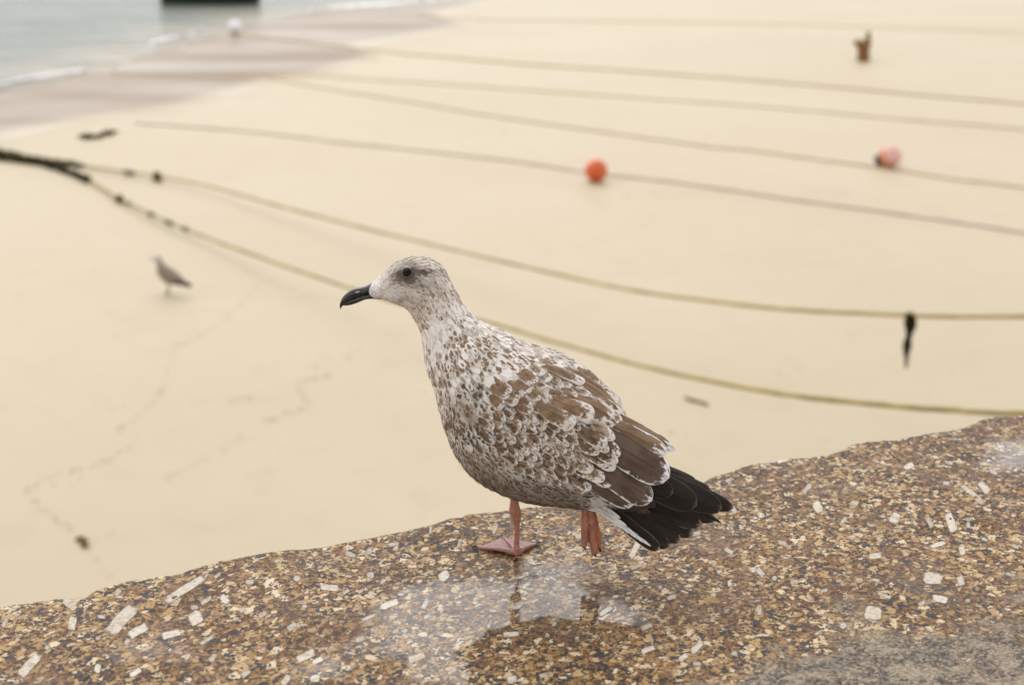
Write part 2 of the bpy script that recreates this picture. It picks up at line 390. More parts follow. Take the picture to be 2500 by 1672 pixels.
# feldspar crystals set in the granite: (x, y, long, short, angle) as they lie on the stone
cr = [(452, 1438, 128, 24, 32), (294, 1517, 100, 36, 48), (174, 1467, 48, 36, 45), (177, 1525, 40, 21, 78), (73, 1622, 78, 24, 44), (478, 1506, 40, 38, 20), (337, 1539, 55, 24, 30), (418, 1547, 52, 20, 15),
      (549, 1461, 30, 20, -45), (505, 1558, 42, 9, 32), (239, 1631, 27, 17, 75), (504, 1464, 32, 11, 30), (287, 1446, 24, 14, 50), (519, 1601, 26, 14, 50), (20, 1478, 34, 11, 25), (12, 1524, 26, 10, 55),
      (803, 1434, 52, 18, -8), (1084, 1407, 32, 27, 30), (901, 1341, 19, 15, 40), (855, 1349, 30, 13, -20), (961, 1325, 30, 10, 8), (1039, 1474, 32, 12, 66), (952, 1477, 52, 17, 22), (746, 1599, 54, 20, 22),
      (776, 1613, 30, 15, 20), (1018, 1605, 48, 17, 18), (713, 1531, 29, 14, 30), (1104, 1638, 28, 12, 35), (698, 1656, 32, 16, 55), (770, 1657, 26, 22, 0), (904, 1402, 20, 18, 0), (725, 1413, 18, 16, 0),
      (1266, 1477, 27, 17, 45), (1248, 1547, 46, 13, 5), (1122, 1328, 22, 9, 70), (1209, 1292, 30, 9, 68), (1551, 1336, 54, 17, 62), (1555, 1381, 36, 10, 22), (1478, 1492, 40, 14, 32), (1701, 1578, 42, 18, 48),
      (1669, 1605, 30, 16, 40), (1582, 1587, 40, 14, 22), (1857, 1396, 30, 14, -50), (1854, 1486, 27, 13, 88), (1579, 1532, 32, 12, 25), (1251, 1659, 28, 22, 20), (1328, 1650, 26, 14, 15), (1415, 1307, 26, 13, 15),
      (2219, 1063, 22, 12, 40), (2219, 1136, 30, 15, 30), (1997, 1239, 32, 22, -60), (2185, 1263, 32, 28, 60), (2374, 1208, 80, 13, -42), (2403, 1191, 40, 20, -52), (2321, 1273, 48, 22, -65), (2270, 1273, 30, 14, -55),
      (1970, 1195, 30, 12, 45), (1912, 1123, 32, 14, 25), (2425, 1152, 24, 10, -35), (2278, 1411, 52, 36, -10), (2131, 1495, 48, 40, -15), (2346, 1417, 30, 18, -75), (2349, 1340, 28, 18, -70), (2295, 1463, 42, 17, -12),
      (2137, 1356, 36, 20, 8), (2060, 1522, 20, 16, 10), (2158, 1453, 40, 9, -20), (1910, 1325, 24, 12, -10), (1505, 1330, 20, 11, 20), (2290, 1325, 44, 12, 20), (2060, 1270, 22, 10, 50), (1700, 1300, 26, 12, 12),
      (1780, 1345, 26, 13, -30), (1640, 1460, 24, 10, 20), (1940, 1420, 22, 10, 0), (640, 1500, 24, 13, 30), (610, 1420, 22, 12, 0), (330, 1640, 34, 14, 30), (600, 1640, 28, 15, 40), (880, 1560, 26, 12, 20), (900, 1510, 40, 9, 22)]
rc = random.Random(3)
for k in range(170):
    px = rc.uniform(10, 2490); py = rc.uniform(1040, 1665)
    a_ = np.interp(px, [p[0] for p in edge_px], [p[1] for p in edge_px])
    if py < a_+14: continue
    p = onz(px, py, WALL_H)
    if grit_at(p[0], p[1]) > .5 or any(abs(px-c[0]) < 26 and abs(py-c[1]) < 16 for c in cr): continue
    cr.append((px, py, rc.uniform(9, 22), rc.uniform(6, 12), rc.gauss(28, 24) if px < 1800 else rc.gauss(-10, 35)))
for (px, py, L_, S_, an) in cr:
    n = rc.choice((7, 8, 9)) if L_ < 2*S_ else 14
    ring = []
    for k in range(n):
        t = 2*math.pi*(k+.5)/n
        ex = .32 if L_ > 1.6*S_ else .62
        u = math.copysign(abs(math.cos(t))**ex, math.cos(t))*L_/2*rc.uniform(.84, 1.05); v = math.copysign(abs(math.sin(t))**ex, math.sin(t))*S_/2*rc.uniform(.78, 1.1)
        c_, s_ = math.cos(R(an)), math.sin(R(an))
        u += .05*S_*nz(k*2.1, px); ring.append((px+u*c_-v*s_, py-(u*s_+v*c_)))
    P = [onz(x, y, WALL_H) for x, y in ring]; cen = np.mean(P, 0)
    def lift(p, dz):
        a = (p[:2]-EW[0])@D0; b = (p[:2]-EW[0])@N0; v = max(.0, b-edge_off(a)); q = wall_pt(a, v)
        return (p[0], p[1], q[2]+dz)
    V = [lift(p, -.0012) for p in P]+[lift(p, .00022) for p in P]+[lift(cen+(p-cen)*.78, .00034) for p in P]+[lift(cen, .00038)]
    F = grid_faces(3, n, True)+[(2*n+k, 2*n+(k+1) % n, 3*n) for k in range(n)]
    me = mesh_from('crystal', V, F, False)
    at = me.attributes.new('wet', 'FLOAT', 'POINT'); at.data.foreach_set('value', np.array([wet_at(v[0], v[1]) for v in V], np.float32))
    at = me.attributes.new('rim', 'FLOAT', 'POINT'); at.data.foreach_set('value', np.array([1.0]*(2*n)+[.35]*n+[0.0], np.float32))
    o = link('crystal', me, M['crystal' if L_*S_ > 420 else 'crystal2']); wparent(o)
# ------------------------------------------------------------------ gull materials
PALE = np.array((.78, .71, .65)); BROWN = np.array((.235, .145, .080)); DARK = np.array((.070, .048, .034)); GREY = np.array((.145, .112, .090)); TAN = np.array((.36, .285, .215))
def feather_base(m, col, rough=.75, h=None):
    m.set(Base_Color=col, Roughness=rough, Specular_IOR_Level=.12)
    if h is not None: m.set(Normal=m.bump(h, .35, .0008))
def mat_plumage():
    m = NT('body_plumage'); u, v, r = m.sep(m.attr('fuv', 'Vector'))
    c0 = m.attr('c0', 'Color'); c1 = m.attr('c1', 'Color')
    k = m.comb(m.math('ADD', m.math('MULTIPLY', u, 1.1), m.math('MULTIPLY', r, 37)), m.math('ADD', m.math('MULTIPLY', v, 2.2), m.math('MULTIPLY', r, 91)), m.math('MULTIPLY', r, 53))
    n = m.noise(k, 1.6, 3)
    uu = m.math('DIVIDE', u, .66); vv = m.math('DIVIDE', m.math('SUBTRACT', v, .70), .30)
    d = m.math('SQRT', m.math('ADD', m.math('MULTIPLY', uu, uu), m.math('MULTIPLY', vv, vv)))
    d = m.math('ADD', d, m.math('ADD', m.math('MULTIPLY', m.math('SUBTRACT', n, .5), 2.6), m.math('MULTIPLY', m.math('SUBTRACT', m.math('FRACT', m.math('MULTIPLY', r, 13.7)), .5), .7)))
    col = m.mix(m.rng(d, .50, 1.2, 1, 0), c1, c0)
    fine = m.noise(m.comb(m.math('MULTIPLY', u, 7), m.math('ADD', m.math('MULTIPLY', v, 1.2), m.math('MULTIPLY', r, 70)), r), 1.5, 2)
    col = m.mix(m.math('MULTIPLY', m.rng(fine, .35, .65), .18), col, m.mix(.5, col, (.12, .085, .06)))
    feather_base(m, col, .8, m.math('MULTIPLY', fine, .6)); return m.m
def mat_skin(): 
    m = NT('under_plumage'); c1 = m.attr('c1', 'Color'); o = m.obj()
    f = m.noise(o, 220, 3)
    m.set(Base_Color=m.mix(m.rng(f, .4, .62, 0, .6), c1, m.mix(.6, c1, (.10, .07, .05))), Roughness=.85, Specular_IOR_Level=.2); return m.m
def mat_feather(name, centre, centre2, fringe, fw=.30, notch=.5, nsc=6.0, tipw=.2, outer=0.0, soft=.06):
    """large contour feather: brown vane, ragged pale fringe, dark shaft, fine barbs"""
    m = NT(name); u, v, r = m.sep(m.attr('fuv', 'Vector'))
    rnd = m.n('ObjectInfo').outputs['Random']; rr = m.math('MULTIPLY', m.math('ADD', rnd, r), 61)
    au = m.math('ABSOLUTE', u)
    k = m.comb(m.math('ADD', m.math('MULTIPLY', u, .5), rr), m.math('MULTIPLY', v, 1.6), rr)
    n = m.noise(k, nsc, 3, .6)
    n2 = m.noise(m.comb(m.math('ADD', u, rr), m.math('ADD', m.math('MULTIPLY', v, 2.0), 4.0), rr), 1.7, 3)
    edge = m.math('MINIMUM', m.math('SUBTRACT', 1.0, au), m.math('MULTIPLY', m.math('SUBTRACT', 1.0, v), 1.0/max(tipw, .01)*fw))
    wdt = m.math('MULTIPLY', m.rng(v, .25, .85, .10, 1.0), m.math('ADD', fw*(1-notch*.8), m.math('MULTIPLY', m.math('SUBTRACT', n, .42), fw*notch*4.2)))
    f = m.rng(m.math('SUBTRACT', edge, wdt), -soft, soft)
    vane = m.mix(m.rng(n2, .35, .65), centre, centre2)
    col = m.mix(f, m.mix(m.rng(n2, .4, .7, 0, .45), fringe, m.mix(.5, fringe, centre2)), vane)
    if outer:
        n3 = m.noise(m.comb(rr, m.math('MULTIPLY', v, 9), m.math('MULTIPLY', u, 2)), 2.0, 2)
        col = m.mix(m.math('MULTIPLY', m.rng(m.math('ADD', u, m.math('MULTIPLY', m.math('SUBTRACT', n3, .5), .9)), outer-.12, outer+.05), m.rng(v, 1.0, .97)), col, fringe)
    col = m.mix(m.rng(au, .05, .02, 0, .75), col, m.mix(.6, col, (.03, .02, .015)))
    ph = m.math('MULTIPLY', m.math('SUBTRACT', m.math('MULTIPLY', v, 1.0), m.math('MULTIPLY', au, .30)), 330.0)
    barb = m.math('SINE', ph)
    fn = m.noise(m.comb(m.math('MULTIPLY', u, 2), m.math('MULTIPLY', m.math('SUBTRACT', v, m.math('MULTIPLY', au, .3)), 60), rr), 1.0, 2)
    col = m.mix(m.rng(fn, .35, .7, 0, .22), col, m.mix(.5, col, (.02, .015, .01)))
    feather_base(m, col, .70, m.math('ADD', m.math('MULTIPLY', barb, .15), m.math('MULTIPLY', fn, .5))); return m.m
GM = {}
GM['plume'] = mat_plumage(); GM['skin'] = mat_skin()
GM['scapular'] = mat_feather('scapular_feather', (.165, .098, .055), (.28, .180, .108), (.72, .64, .575), .60, 1.0, 6.0, .46, soft=.16)
GM['covert'] = mat_feather('covert_feather', (.085, .050, .030), (.22, .140, .082), (.70, .63, .56), .56, 1.0, 6.5, .46, soft=.12)
GM['pale'] = mat_feather('pale_scapular_feather', (.15, .088, .048), (.40, .30, .21), (.74, .67, .605), .70, 1.0, 5.0, .60, soft=.16)
GM['tertial'] = mat_feather('tertial_feather', (.082, .050, .033), (.125, .083, .058), (.76, .72, .70), .17, .95, 7.0, .13)
GM['tertial_light'] = mat_feather('upper_tertial_feather', (.165, .100, .056), (.24, .160, .100), (.74, .69, .655), .20, .95, 6.0, .20)
GM['primary'] = mat_feather('primary_feather', (.013, .009, .007), (.022, .015, .011), (.17, .125, .09), .022, .5, 8.0, .016)
GM['tail'] = mat_feather('tail_feather', (.020, .0135, .0095), (.036, .024, .017), (.42, .33, .26), .07, .9, 6.0, .035)
GM['tail_edge'] = mat_feather('outer_tail_feather', (.60, .55, .52), (.74, .70, .68), (.030, .022, .018), .55, 1.0, 9.0, .02)
GM['vent'] = mat_feather('undertail_covert', (.40, .33, .28), (.58, .53, .49), (.72, .68, .65), .5, .6, 4.0, .4)
def mat_bill():
    m = NT('bill_horn'); o = m.obj(); f = m.noise(o, 160, 4); t = m.attr('tip')
    c = m.mix(m.rng(f, .4, .66), (.012, .011, .012), (.040, .033, .032)); c = m.mix(m.rng(t, .86, 1.0, 0, .75), c, (.36, .27, .20)); c = m.mix(m.rng(t, .26, .02, 0, .85), c, (.17, .115, .088))
    m.set(Base_Color=c, Roughness=m.rng(f, .3, .7, .26, .42), Normal=m.bump(m.noise(o, 420, 3), .25, .0006)); return m.m
GM['bill'] = mat_bill()
GM['eye'] = noisy('dark_brown_eye', (.006, .004, .003), (.010, .006, .004), 200, .05, 0, Specular_IOR_Level=.07)
GM['lid'] = noisy('eyelid_skin', (.04, .03, .025), (.09, .07, .055), 500, .6, .2)
GM['crescent'] = noisy('pale_eyelid', (.40, .34, .30), (.56, .50, .45), 700, .6, .2)
GM['nostril'] = noisy('nostril_edge', (.40, .29, .17), (.52, .40, .26), 500, .6, 0)
def mat_leg(name, a, b, c_):
    m = NT(name); o = m.obj(); f = m.noise(o, 120, 4); g = m.vor(m.vmath('MULTIPLY', o, (1, 1, .55)), 620, 'Distance')
    c = m.mix(m.rng(f, .35, .65), a, b); c = m.mix(m.rng(g, .45, .75, 0, .45), c, c_)
    m.set(Base_Color=c, Roughness=.42, Specular_IOR_Level=.4, Normal=m.bump(m.math('ADD', g, f), .8, .0012)); 
    m.set(Subsurface_Weight=.12, Subsurface_Radius=(.004, .0015, .001), Subsurface_Scale=1.0); return m.m
GM['leg'] = mat_leg('pink_leg_skin', (.33, .120, .070), (.42, .185, .122), (.15, .050, .028))
GM['web'] = mat_leg('pink_foot_web', (.27, .122, .100), (.34, .172, .145), (.16, .062, .050))
GM['web_lit'] = mat_leg('orange_lit_foot_web', (.40, .105, .030), (.47, .17, .065), (.25, .055, .02))  # orange light on the lifted foot's web is painted into this colour
GM['claw'] = noisy('black_claw', (.010, .009, .008), (.025, .02, .018), 300, .3, 0)

# ------------------------------------------------------------------ loft of a bird body from its profile
class Loft:
    """elliptical sections between top and bottom profile points in the sagittal plane (local x forward, y left, z up)"""
    def __init__(s, T, B, W, ns, nt, tane, expo):
        T = np.array(T, float); B = np.array(B, float); W = np.array(W, float)
        C = (T+B)/2; U = (T-B)/2; su = np.linalg.norm(U, axis=1); cph = np.abs(U[:, 2])/su
        a = np.sqrt(np.maximum((.35*su)**2, su**2-(W*tane*cph)**2)); U = U*(a/su)[:, None]
        s.C = catmull(C, ns); s.U = catmull(U, ns); s.W = catmull(np.c_[W, W], ns)[:, 0]; s.E = catmull(np.c_[expo, expo], ns)[:, 0]
        s.ns, s.nt = ns, nt
        th = np.linspace(0, 2*math.pi, nt, endpoint=False); s.th = th
        G = np.zeros((ns, nt, 3))
        for i in range(ns): G[i] = s._ring(i, th)
        s.G = G
    def _ring(s, i, th):
        e = 2.0/s.E[i]; c = np.sign(np.cos(th))*np.abs(np.cos(th))**e; q = np.sign(np.sin(th))*np.abs(np.sin(th))**e
        return s.C[i]+np.outer(c, s.U[i])+np.outer(q*s.W[i], np.array([0, 1., 0]))
    def P(s, si, th):
        i = int(min(s.ns-2, max(0, math.floor(si)))); f = si-i
        t = np.array([th]); return (s._ring(i, t)[0])*(1-f)+s._ring(i+1, t)[0]*f
    def frame(s, si, th):
        p = s.P(si, th); a = s.P(min(s.ns-1.01, si+.7), th)-s.P(max(0, si-.7), th); b = s.P(si, th+.03)-s.P(si, th-.03)
        a /= np.linalg.norm(a)+1e-12; n = np.cross(a, b); n /= np.linalg.norm(n)+1e-12
        i = int(min(s.ns-1, max(0, si)))
        if n@(p-s.C[i]) < 0: n = -n
        return p, a, n
    def mesh(s, name):
        V = list(s.G.reshape(-1, 3)); F = grid_faces(s.ns, s.nt, True)
        F += [tuple(range(s.nt))[::-1], tuple((s.ns-1)*s.nt+k for k in range(s.nt))]
        return mesh_from(name, V, F)
def set_attrs(me, **k):
    for nm, d in k.items():
        d = np.asarray(d, np.float32)
        if d.ndim == 1: at = me.attributes.new(nm, 'FLOAT', 'POINT'); at.data.foreach_set('value', d)
        elif nm == 'fuv': at = me.attributes.new(nm, 'FLOAT_VECTOR', 'POINT'); at.data.foreach_set('vector', d.ravel())
        else: at = me.attributes.new(nm, 'FLOAT_COLOR', 'POINT'); at.data.foreach_set('color', np.c_[d, np.ones(len(d))].ravel().astype(np.float32))

# frame of the walking gull: origin on the stone under its standing foot
YAW = R(7)
FOOT = onz(1262, 1361, WALL_H); gx, gy = FOOT[0], FOOT[1]
a_ = (FOOT[:2]-EW[0])@D0; b_ = (FOOT[:2]-EW[0])@N0
GZ = wall_pt(a_, b_-edge_off(a_))[2]
XA = np.array([-math.cos(YAW), math.sin(YAW), 0]); YA = np.array([-math.sin(YAW), -math.cos(YAW), 0]); ZA = np.array([0, 0, 1.])
LEG_LAT = -.014
ORG = np.array([gx, gy, GZ])-YA*LEG_LAT
def toL(p): q = np.asarray(p)-ORG; return np.array([q@XA, q@YA, q@ZA])
def toW(l): return ORG+XA*l[0]+YA*l[1]+ZA*l[2]
def L(px, py, lat=0.0):
    r = ray(px, py); t = (lat-(CP-ORG)@YA)/(r@YA); return toL(CP+r*t)
def gproj(l): return proj(toW(l))
sec = [((900, 697), (908, 724), .0075), ((908, 689), (918, 729), .0125), ((934, 664), (934, 732), .0185), ((956, 645), (950, 737), .0235), ((985, 630), (968, 743), .0275), ((1016, 625), (983, 748), .0300), ((1050, 631), (995, 757), .0315),
       ((1078, 648), (1002, 766), .0315), ((1097, 680), (1008, 774), .0310), ((1114, 713), (1016, 786), .0310), ((1136, 752), (1026, 806), .0335), ((1170, 786), (1033, 836), .0400), ((1215, 810), (1041, 878), .0500),
       ((1262, 837), (1056, 925), .0610), ((1306, 855), (1071, 980), .0700), ((1344, 863), (1087, 1038), .0765), ((1400, 888), (1113, 1100), .0810), ((1448, 919), (1156, 1154), .0820), ((1490, 955), (1222, 1193), .0790),
       ((1520, 995), (1292, 1216), .0710), ((1535, 1040), (1360, 1228), .0580), ((1550, 1090), (1425, 1236), .0440), ((1566, 1140), (1474, 1240), .0300), ((1590, 1180), (1515, 1246), .0180), ((1612, 1212), (1556, 1256), .008)]
T = [L(*t) for t, b, w_ in sec]; B = [L(*b) for t, b, w_ in sec]; Wd = [w_ for t, b, w_ in sec]
body = Loft(T, B, Wd, 220, 72, .385, [2.0]*12+[2.15]*13)
NS = body.ns; ST = (NS-1)/(len(sec)-1)              # loft rows per profile section
gull = empty('gull', (0, 0, 0), 0, label='large brown and white speckled young gull stepping along the wet granite wall', category='gull')
gull.location = (ORG[0], ORG[1], GZ); gull.rotation_euler = (0, 0, math.pi-YAW)

# plumage colours by place on the body (x, y: side-on chart of the bird)
def blob(x, y, cx, cy, rx, ry, ang=0):
    c, s = math.cos(R(ang)), math.sin(R(ang)); dx, dy = x-cx, y-cy
    a = dx*c+dy*s; b = -dx*s+dy*c; return math.exp(-((a/rx)**2+(b/ry)**2))
def lerp(a, b, f): return np.asarray(a)*(1-f)+np.asarray(b)*f
rg = random.Random(11)
def plumage(x, y, sk):
    """-> dark colour, pale colour, feather length, half width, tilt; sk = profile section index"""
    n1 = nz(x/26, y/26, 2.0); n2 = nz(x/60, y/60, 7.0); n3 = nz(x/11, y/11, 5.0)
    pale = (PALE if sk > 9 else np.array((.69, .60, .52))).copy(); dark = BROWN.copy(); cov = 0.0
    if sk < 9.5:                                                     # head and upper neck
        ln, hw, tilt = .0085, .0013, .10
        pale = lerp(pale, (.80, .76, .745), blob(x, y, 912, 704, 20, 22)+.5*blob(x, y, 950, 725, 40, 14))
        cov = .32+.40*n1+.20*n3
        cov *= 1-.8*blob(x, y, 925, 690, 36, 30)
        cov += .26*smooth(760, 680, x*0+y)*0
        dk = 1.0*blob(x, y, 972, 673, 21, 12, -12)+1.2*blob(x, y, 995, 666, 23, 20)+1.0*blob(x, y, 1032, 661, 26, 7, -7)+.55*blob(x, y, 1000, 690, 30, 14, 15)+.42*blob(x, y, 1052, 694, 26, 15, 25)+.35*blob(x, y, 955, 692, 20, 14)
        dk += .25*blob(x, y, 1000, 730, 34, 14, 20)
        dk = min(1, dk*(1+.35*n3)); pale = lerp(pale, (.095, .072, .058), min(.96, dk)); dark = lerp(dark, DARK, dk)
        if sk > 7: t = smooth(7, 9.5, sk); ln, hw = ln+.002*t, hw+.0008*t
    else:
        t = smooth(9.5, 14, sk); ln, hw, tilt = .0125+.0030*t, .0026+.0018*t, .11
        cov = .20+.22*smooth(9.5, 12, sk)+.42*n1+.15*n2+.1*n3
        cov += .22*blob(x, y, 1115, 850, 70, 80, 30)-.25*blob(x, y, 1060, 800, 30, 80)
        pale = lerp(pale, (.66, .60, .55), smooth(12, 15, sk)*.6)
        dark = lerp(BROWN, (.165, .102, .058), smooth(10, 14, sk)*(.5+.5*n2))
        wing = smooth(0, 50, (x-1098)*.80+(y-930)*.35)*smooth(900, 960, y+(1300-x)*.20)        # folded wing
        up = smooth(1010, 900, y-(x-1250)*.42)                                               # back and shoulder feathers
        if wing > .2:
            ln, hw = .0145, .0044
            cov = .62+.42*n1+.25*n3; dark = lerp(DARK*1.1, BROWN*.8, .40+.6*n2); pale = lerp((.66, .60, .54), TAN, max(0, .25+.5*n2))
            if up > .45: pale = lerp(pale, PALE, .8); dark = lerp(dark, BROWN, .8); cov -= .30
            rear = smooth(1330, 1450, x)*smooth(1080, 1120, y)
            pale = lerp(pale, (.74, .69, .66), rear); cov -= .10*rear
        low = smooth(-78, -36, y-np.interp(x, [1100, 1150, 1220, 1290, 1350, 1420, 1500], [1120, 1170, 1212, 1232, 1240, 1246, 1262]))*smooth(1110, 1170, x)
        if low > 0 and sk > 14:                                      # dusky belly and flank
            f = low*smooth(1470, 1400, x)
            pale = lerp(pale, (.27, .215, .17), f*.9); dark = lerp(dark, (.085, .062, .046), f); cov = lerp(cov, .60+.3*n1+.2*n3, f)
            ln, hw = .0125, .0030
        vent = smooth(1400, 1450, x)*smooth(1195, 1225, y)
        if sk > 21.2: pale = lerp(pale, (.05, .037, .03), smooth(21.2, 22.2, sk)); dark = DARK
        elif vent > 0: pale = lerp(pale, (.62, .58, .55), vent); cov = lerp(cov, .18, vent)
    return dark, pale, ln, hw, tilt, cov
# continuous body under the feathers
bme = body.mesh('body'); c1 = []
for i in range(NS):
    for k in range(72):
        l = body.G[i, k]; x, y = gproj((l[0], abs(l[1]), l[2])); d_, p_, *_r, cv = plumage(x, y, i/ST)
        c1.append(lerp(p_, d_, min(.8, max(0, cv))*.8))
set_attrs(bme, c1=c1); link('body', bme, GM['skin'], gull)

# small overlapping contour feathers
ROWV = np.array([0, .32, .62, .86, 1.0]); ROWW = np.array([.45, .92, 1.0, .74, .12])
class Feathers:
    def __init__(s): s.V = []; s.F = []; s.uv = []; s.c0 = []; s.c1 = []
    def add(s, p, a, n, ln, hw, tilt, c0, c1, r, roww=ROWW):
        b = np.cross(n, a); o = len(s.V); nr = len(ROWV)
        for i in range(nr):
            v = ROWV[i]
            cen = p+a*(ln*v)+n*(-.0002+tilt*ln*v*(1-.35*v))
            for q in (-1, 0, 1):
                s.V.append(cen+b*(q*hw*roww[i])+n*(-.10*hw*abs(q))); s.uv.append((q*min(1, roww[i]+.1), v, r)); s.c0.append(c0); s.c1.append(c1)
        for i in range(nr-1):
            for j in range(2): s.F.append((o+i*3+j, o+i*3+j+1, o+(i+1)*3+j+1, o+(i+1)*3+j))
    def build(s, name, mat, parent, **p):
        me = mesh_from(name, s.V, s.F); set_attrs(me, fuv=s.uv, c0=s.c0, c1=s.c1); return link(name, me, mat, parent, **p)
fe = Feathers()
si = 1.0
while si < NS-3:
    sk = si/ST
    P0 = body.P(si, math.pi/2); d1 = np.linalg.norm(body.C[min(NS-1, int(si)+1)]-body.C[int(si)])+1e-6
    rowstep = .0032 if sk < 9 else (.0048 if sk < 12 else .0062)
    th = rg.random()*.2; i = int(si)
    while th < 2*math.pi:
        rad = math.sqrt((np.linalg.norm(body.U[i])*math.sin(th))**2+(body.W[i]*math.cos(th))**2)+1e-4
        s2 = min(NS-3, max(.5, si+rg.uniform(-.6, .6)*rowstep/d1)); t2 = th+rg.uniform(-.4, .4)*.002/rad
        p, a, n = body.frame(s2, t2)
        x, y = gproj((p[0], abs(p[1]), p[2])); dk, pl, ln, hw, tilt, cov = plumage(x, y, s2/ST)
        de = (x-995)**2+(y-665)**2
        if not (p[1] > 0 and de < 15**2 and sk < 8) and not (p[1] < 0 and de < 15**2 and sk < 8):
            j = rg.uniform(-1, 1); cv = cov+.24*j; nb = nz(x/13+.4*y/13, y/19, 9.0)+.5*nz(x/7, y/9, 3.0)
            c0 = lerp(pl, dk, min(1, max(0, (cv-.24)*4.5))); c1_ = lerp(pl, lerp(dk, BROWN, .4), min(.80, max(0, (cv-.80)*1.3)+max(0, nb)*(1.5 if sk > 9 else .55)*min(1, cov*1.9)))*rg.uniform(.9, 1.06)
            sw = rg.gauss(0, .16); b = np.cross(n, a); a2 = a*math.cos(sw)+b*math.sin(sw)
            if sk < 2.5: ln *= .6
            fe.add(p, a2, n, ln*rg.uniform(.8, 1.2), hw*rg.uniform(.85, 1.2), tilt*rg.uniform(.5, 1.6), c0, c1_, rg.random())
        th += max(.0026 if sk < 9 else .0044, hw*1.25)/rad
    si += rowstep/d1
fe.build('plumage', GM['plume'], gull, kind='stuff')

# near-side surface lookup
NG = []; NP = []
for i in range(4, NS-2):
    for k in range(1, 36):
        l = body.G[i, k]; NG.append((i, body.th[k])); NP.append(gproj(l))
NP = np.array(NP)
def surf(px, py, side=1):
    j = int(np.argmin((NP[:, 0]-px)**2+(NP[:, 1]-py)**2)); i, th = NG[j]; p, a, n = body.frame(i, th if side > 0 else -th)
    return p, n

# large feathers, each a mesh of its own
def big_feather(name, mat, base, tip, n, hw, bow=.03, camber=.35, pw=.55, nr=18, nc=9, sharp=.82, skew=0.0):
    base = np.asarray(base); tip = np.asarray(tip); ax = tip-base; ln = np.linalg.norm(ax); ax = ax/ln
    n = np.asarray(n, float); n = n-(n@ax)*ax; n /= np.linalg.norm(n); b = np.cross(n, ax)
    V = []; uv = []; r = rg.random()
    for i in range(nr):
        v = 1-(1-i/(nr-1))**1.25
        w_ = hw*(pw+(1-pw)*min(1, v/.45)**.8)
        if v > sharp: w_ *= math.sqrt(max(0, 1-((v-sharp)/(1-sharp))**2))
        w_ = max(w_, hw*.015)
        cen = base+ax*(ln*v)+n*(bow*ln*math.sin(math.pi*v))
        for j in range(nc):
            u = 2*j/(nc-1)-1; rag = 1+.03*nz(v*30, u*3, r*90)*(abs(u) > .9)
            V.append(cen+b*(u*w_*rag+skew*hw*v)+n*(-camber*hw*(u*w_/hw)**2+(.0005 if j == nc//2 else 0))); uv.append((u, v, r))
    me = mesh_from(name, V, grid_faces(nr, nc)); set_attrs(me, fuv=uv); return link(name, me, mat, gull)
NW = np.array([.05, .80, .60])
def on(px, py, lift): p, n = surf(px, py); return p+n*lift
def sf(name, mat, b, t, hw, lift=.004, tl=.006, **k):
    p, n = surf(*b); q, n2 = surf(*t); return big_feather(name, mat, p+n*lift, q+n2*tl, n+n2*.6, hw, **k)
# wing coverts in overlapping rows, then shoulder feathers above them
def inside(x, y, poly):
    c = False; n = len(poly)
    for k in range(n):
        (x1, y1), (x2, y2) = poly[k], poly[k-1]
        if (y1 > y) != (y2 > y) and x < (x2-x1)*(y-y1)/(y2-y1)+x1: c = not c
    return c
def patch(poly, dx, dy, ln, hw, mats, name, lift):
    y = min(p[1] for p in poly); r = 0
    while y < max(p[1] for p in poly):
        x = min(p[0] for p in poly)+(r % 2)*dx/2
        while x < max(p[0] for p in poly):
            xx, yy = x+rg.uniform(-.35, .35)*dx, y+rg.uniform(-.35, .35)*dy
            if inside(xx, yy, poly):
                an = R(rg.gauss(34, 8)); l2 = ln*rg.uniform(.8, 1.25)
                sf(name, GM[rg.choice(mats)], (xx, yy), (xx+l2*math.cos(an), yy+l2*math.sin(an)), hw/1890*rg.uniform(.75, 1.25), lift, lift+.0020, bow=.05, nr=10, nc=7, sharp=.6)
            x += dx
        y += dy; r += 1
patch([(1150, 1010), (1330, 985), (1440, 1060), (1470, 1150), (1420, 1190), (1290, 1150), (1180, 1080)], 25, 15, 30, 8.5, ['covert', 'covert', 'pale'], 'wing_covert', .0016)
patch([(1180, 950), (1290, 890), (1380, 900), (1420, 960), (1380, 1010), (1240, 1005)], 30, 20, 42, 12, ['scapular', 'pale', 'pale'], 'scapular', .0022)
for b, t, hw in (((1352, 975), (1440, 1022), 22), ((1372, 962), (1508, 1038), 28), ((1405, 935), (1515, 1008), 20), ((1385, 905), (1500, 985), 18), ((1330, 900), (1420, 945), 16), ((1405, 905), (1478, 950), 14), ((1310, 985), (1395, 1040), 22)):
    sf('scapular', GM['scapular'], b, t, hw/1890, .0045, .0075, bow=.04)
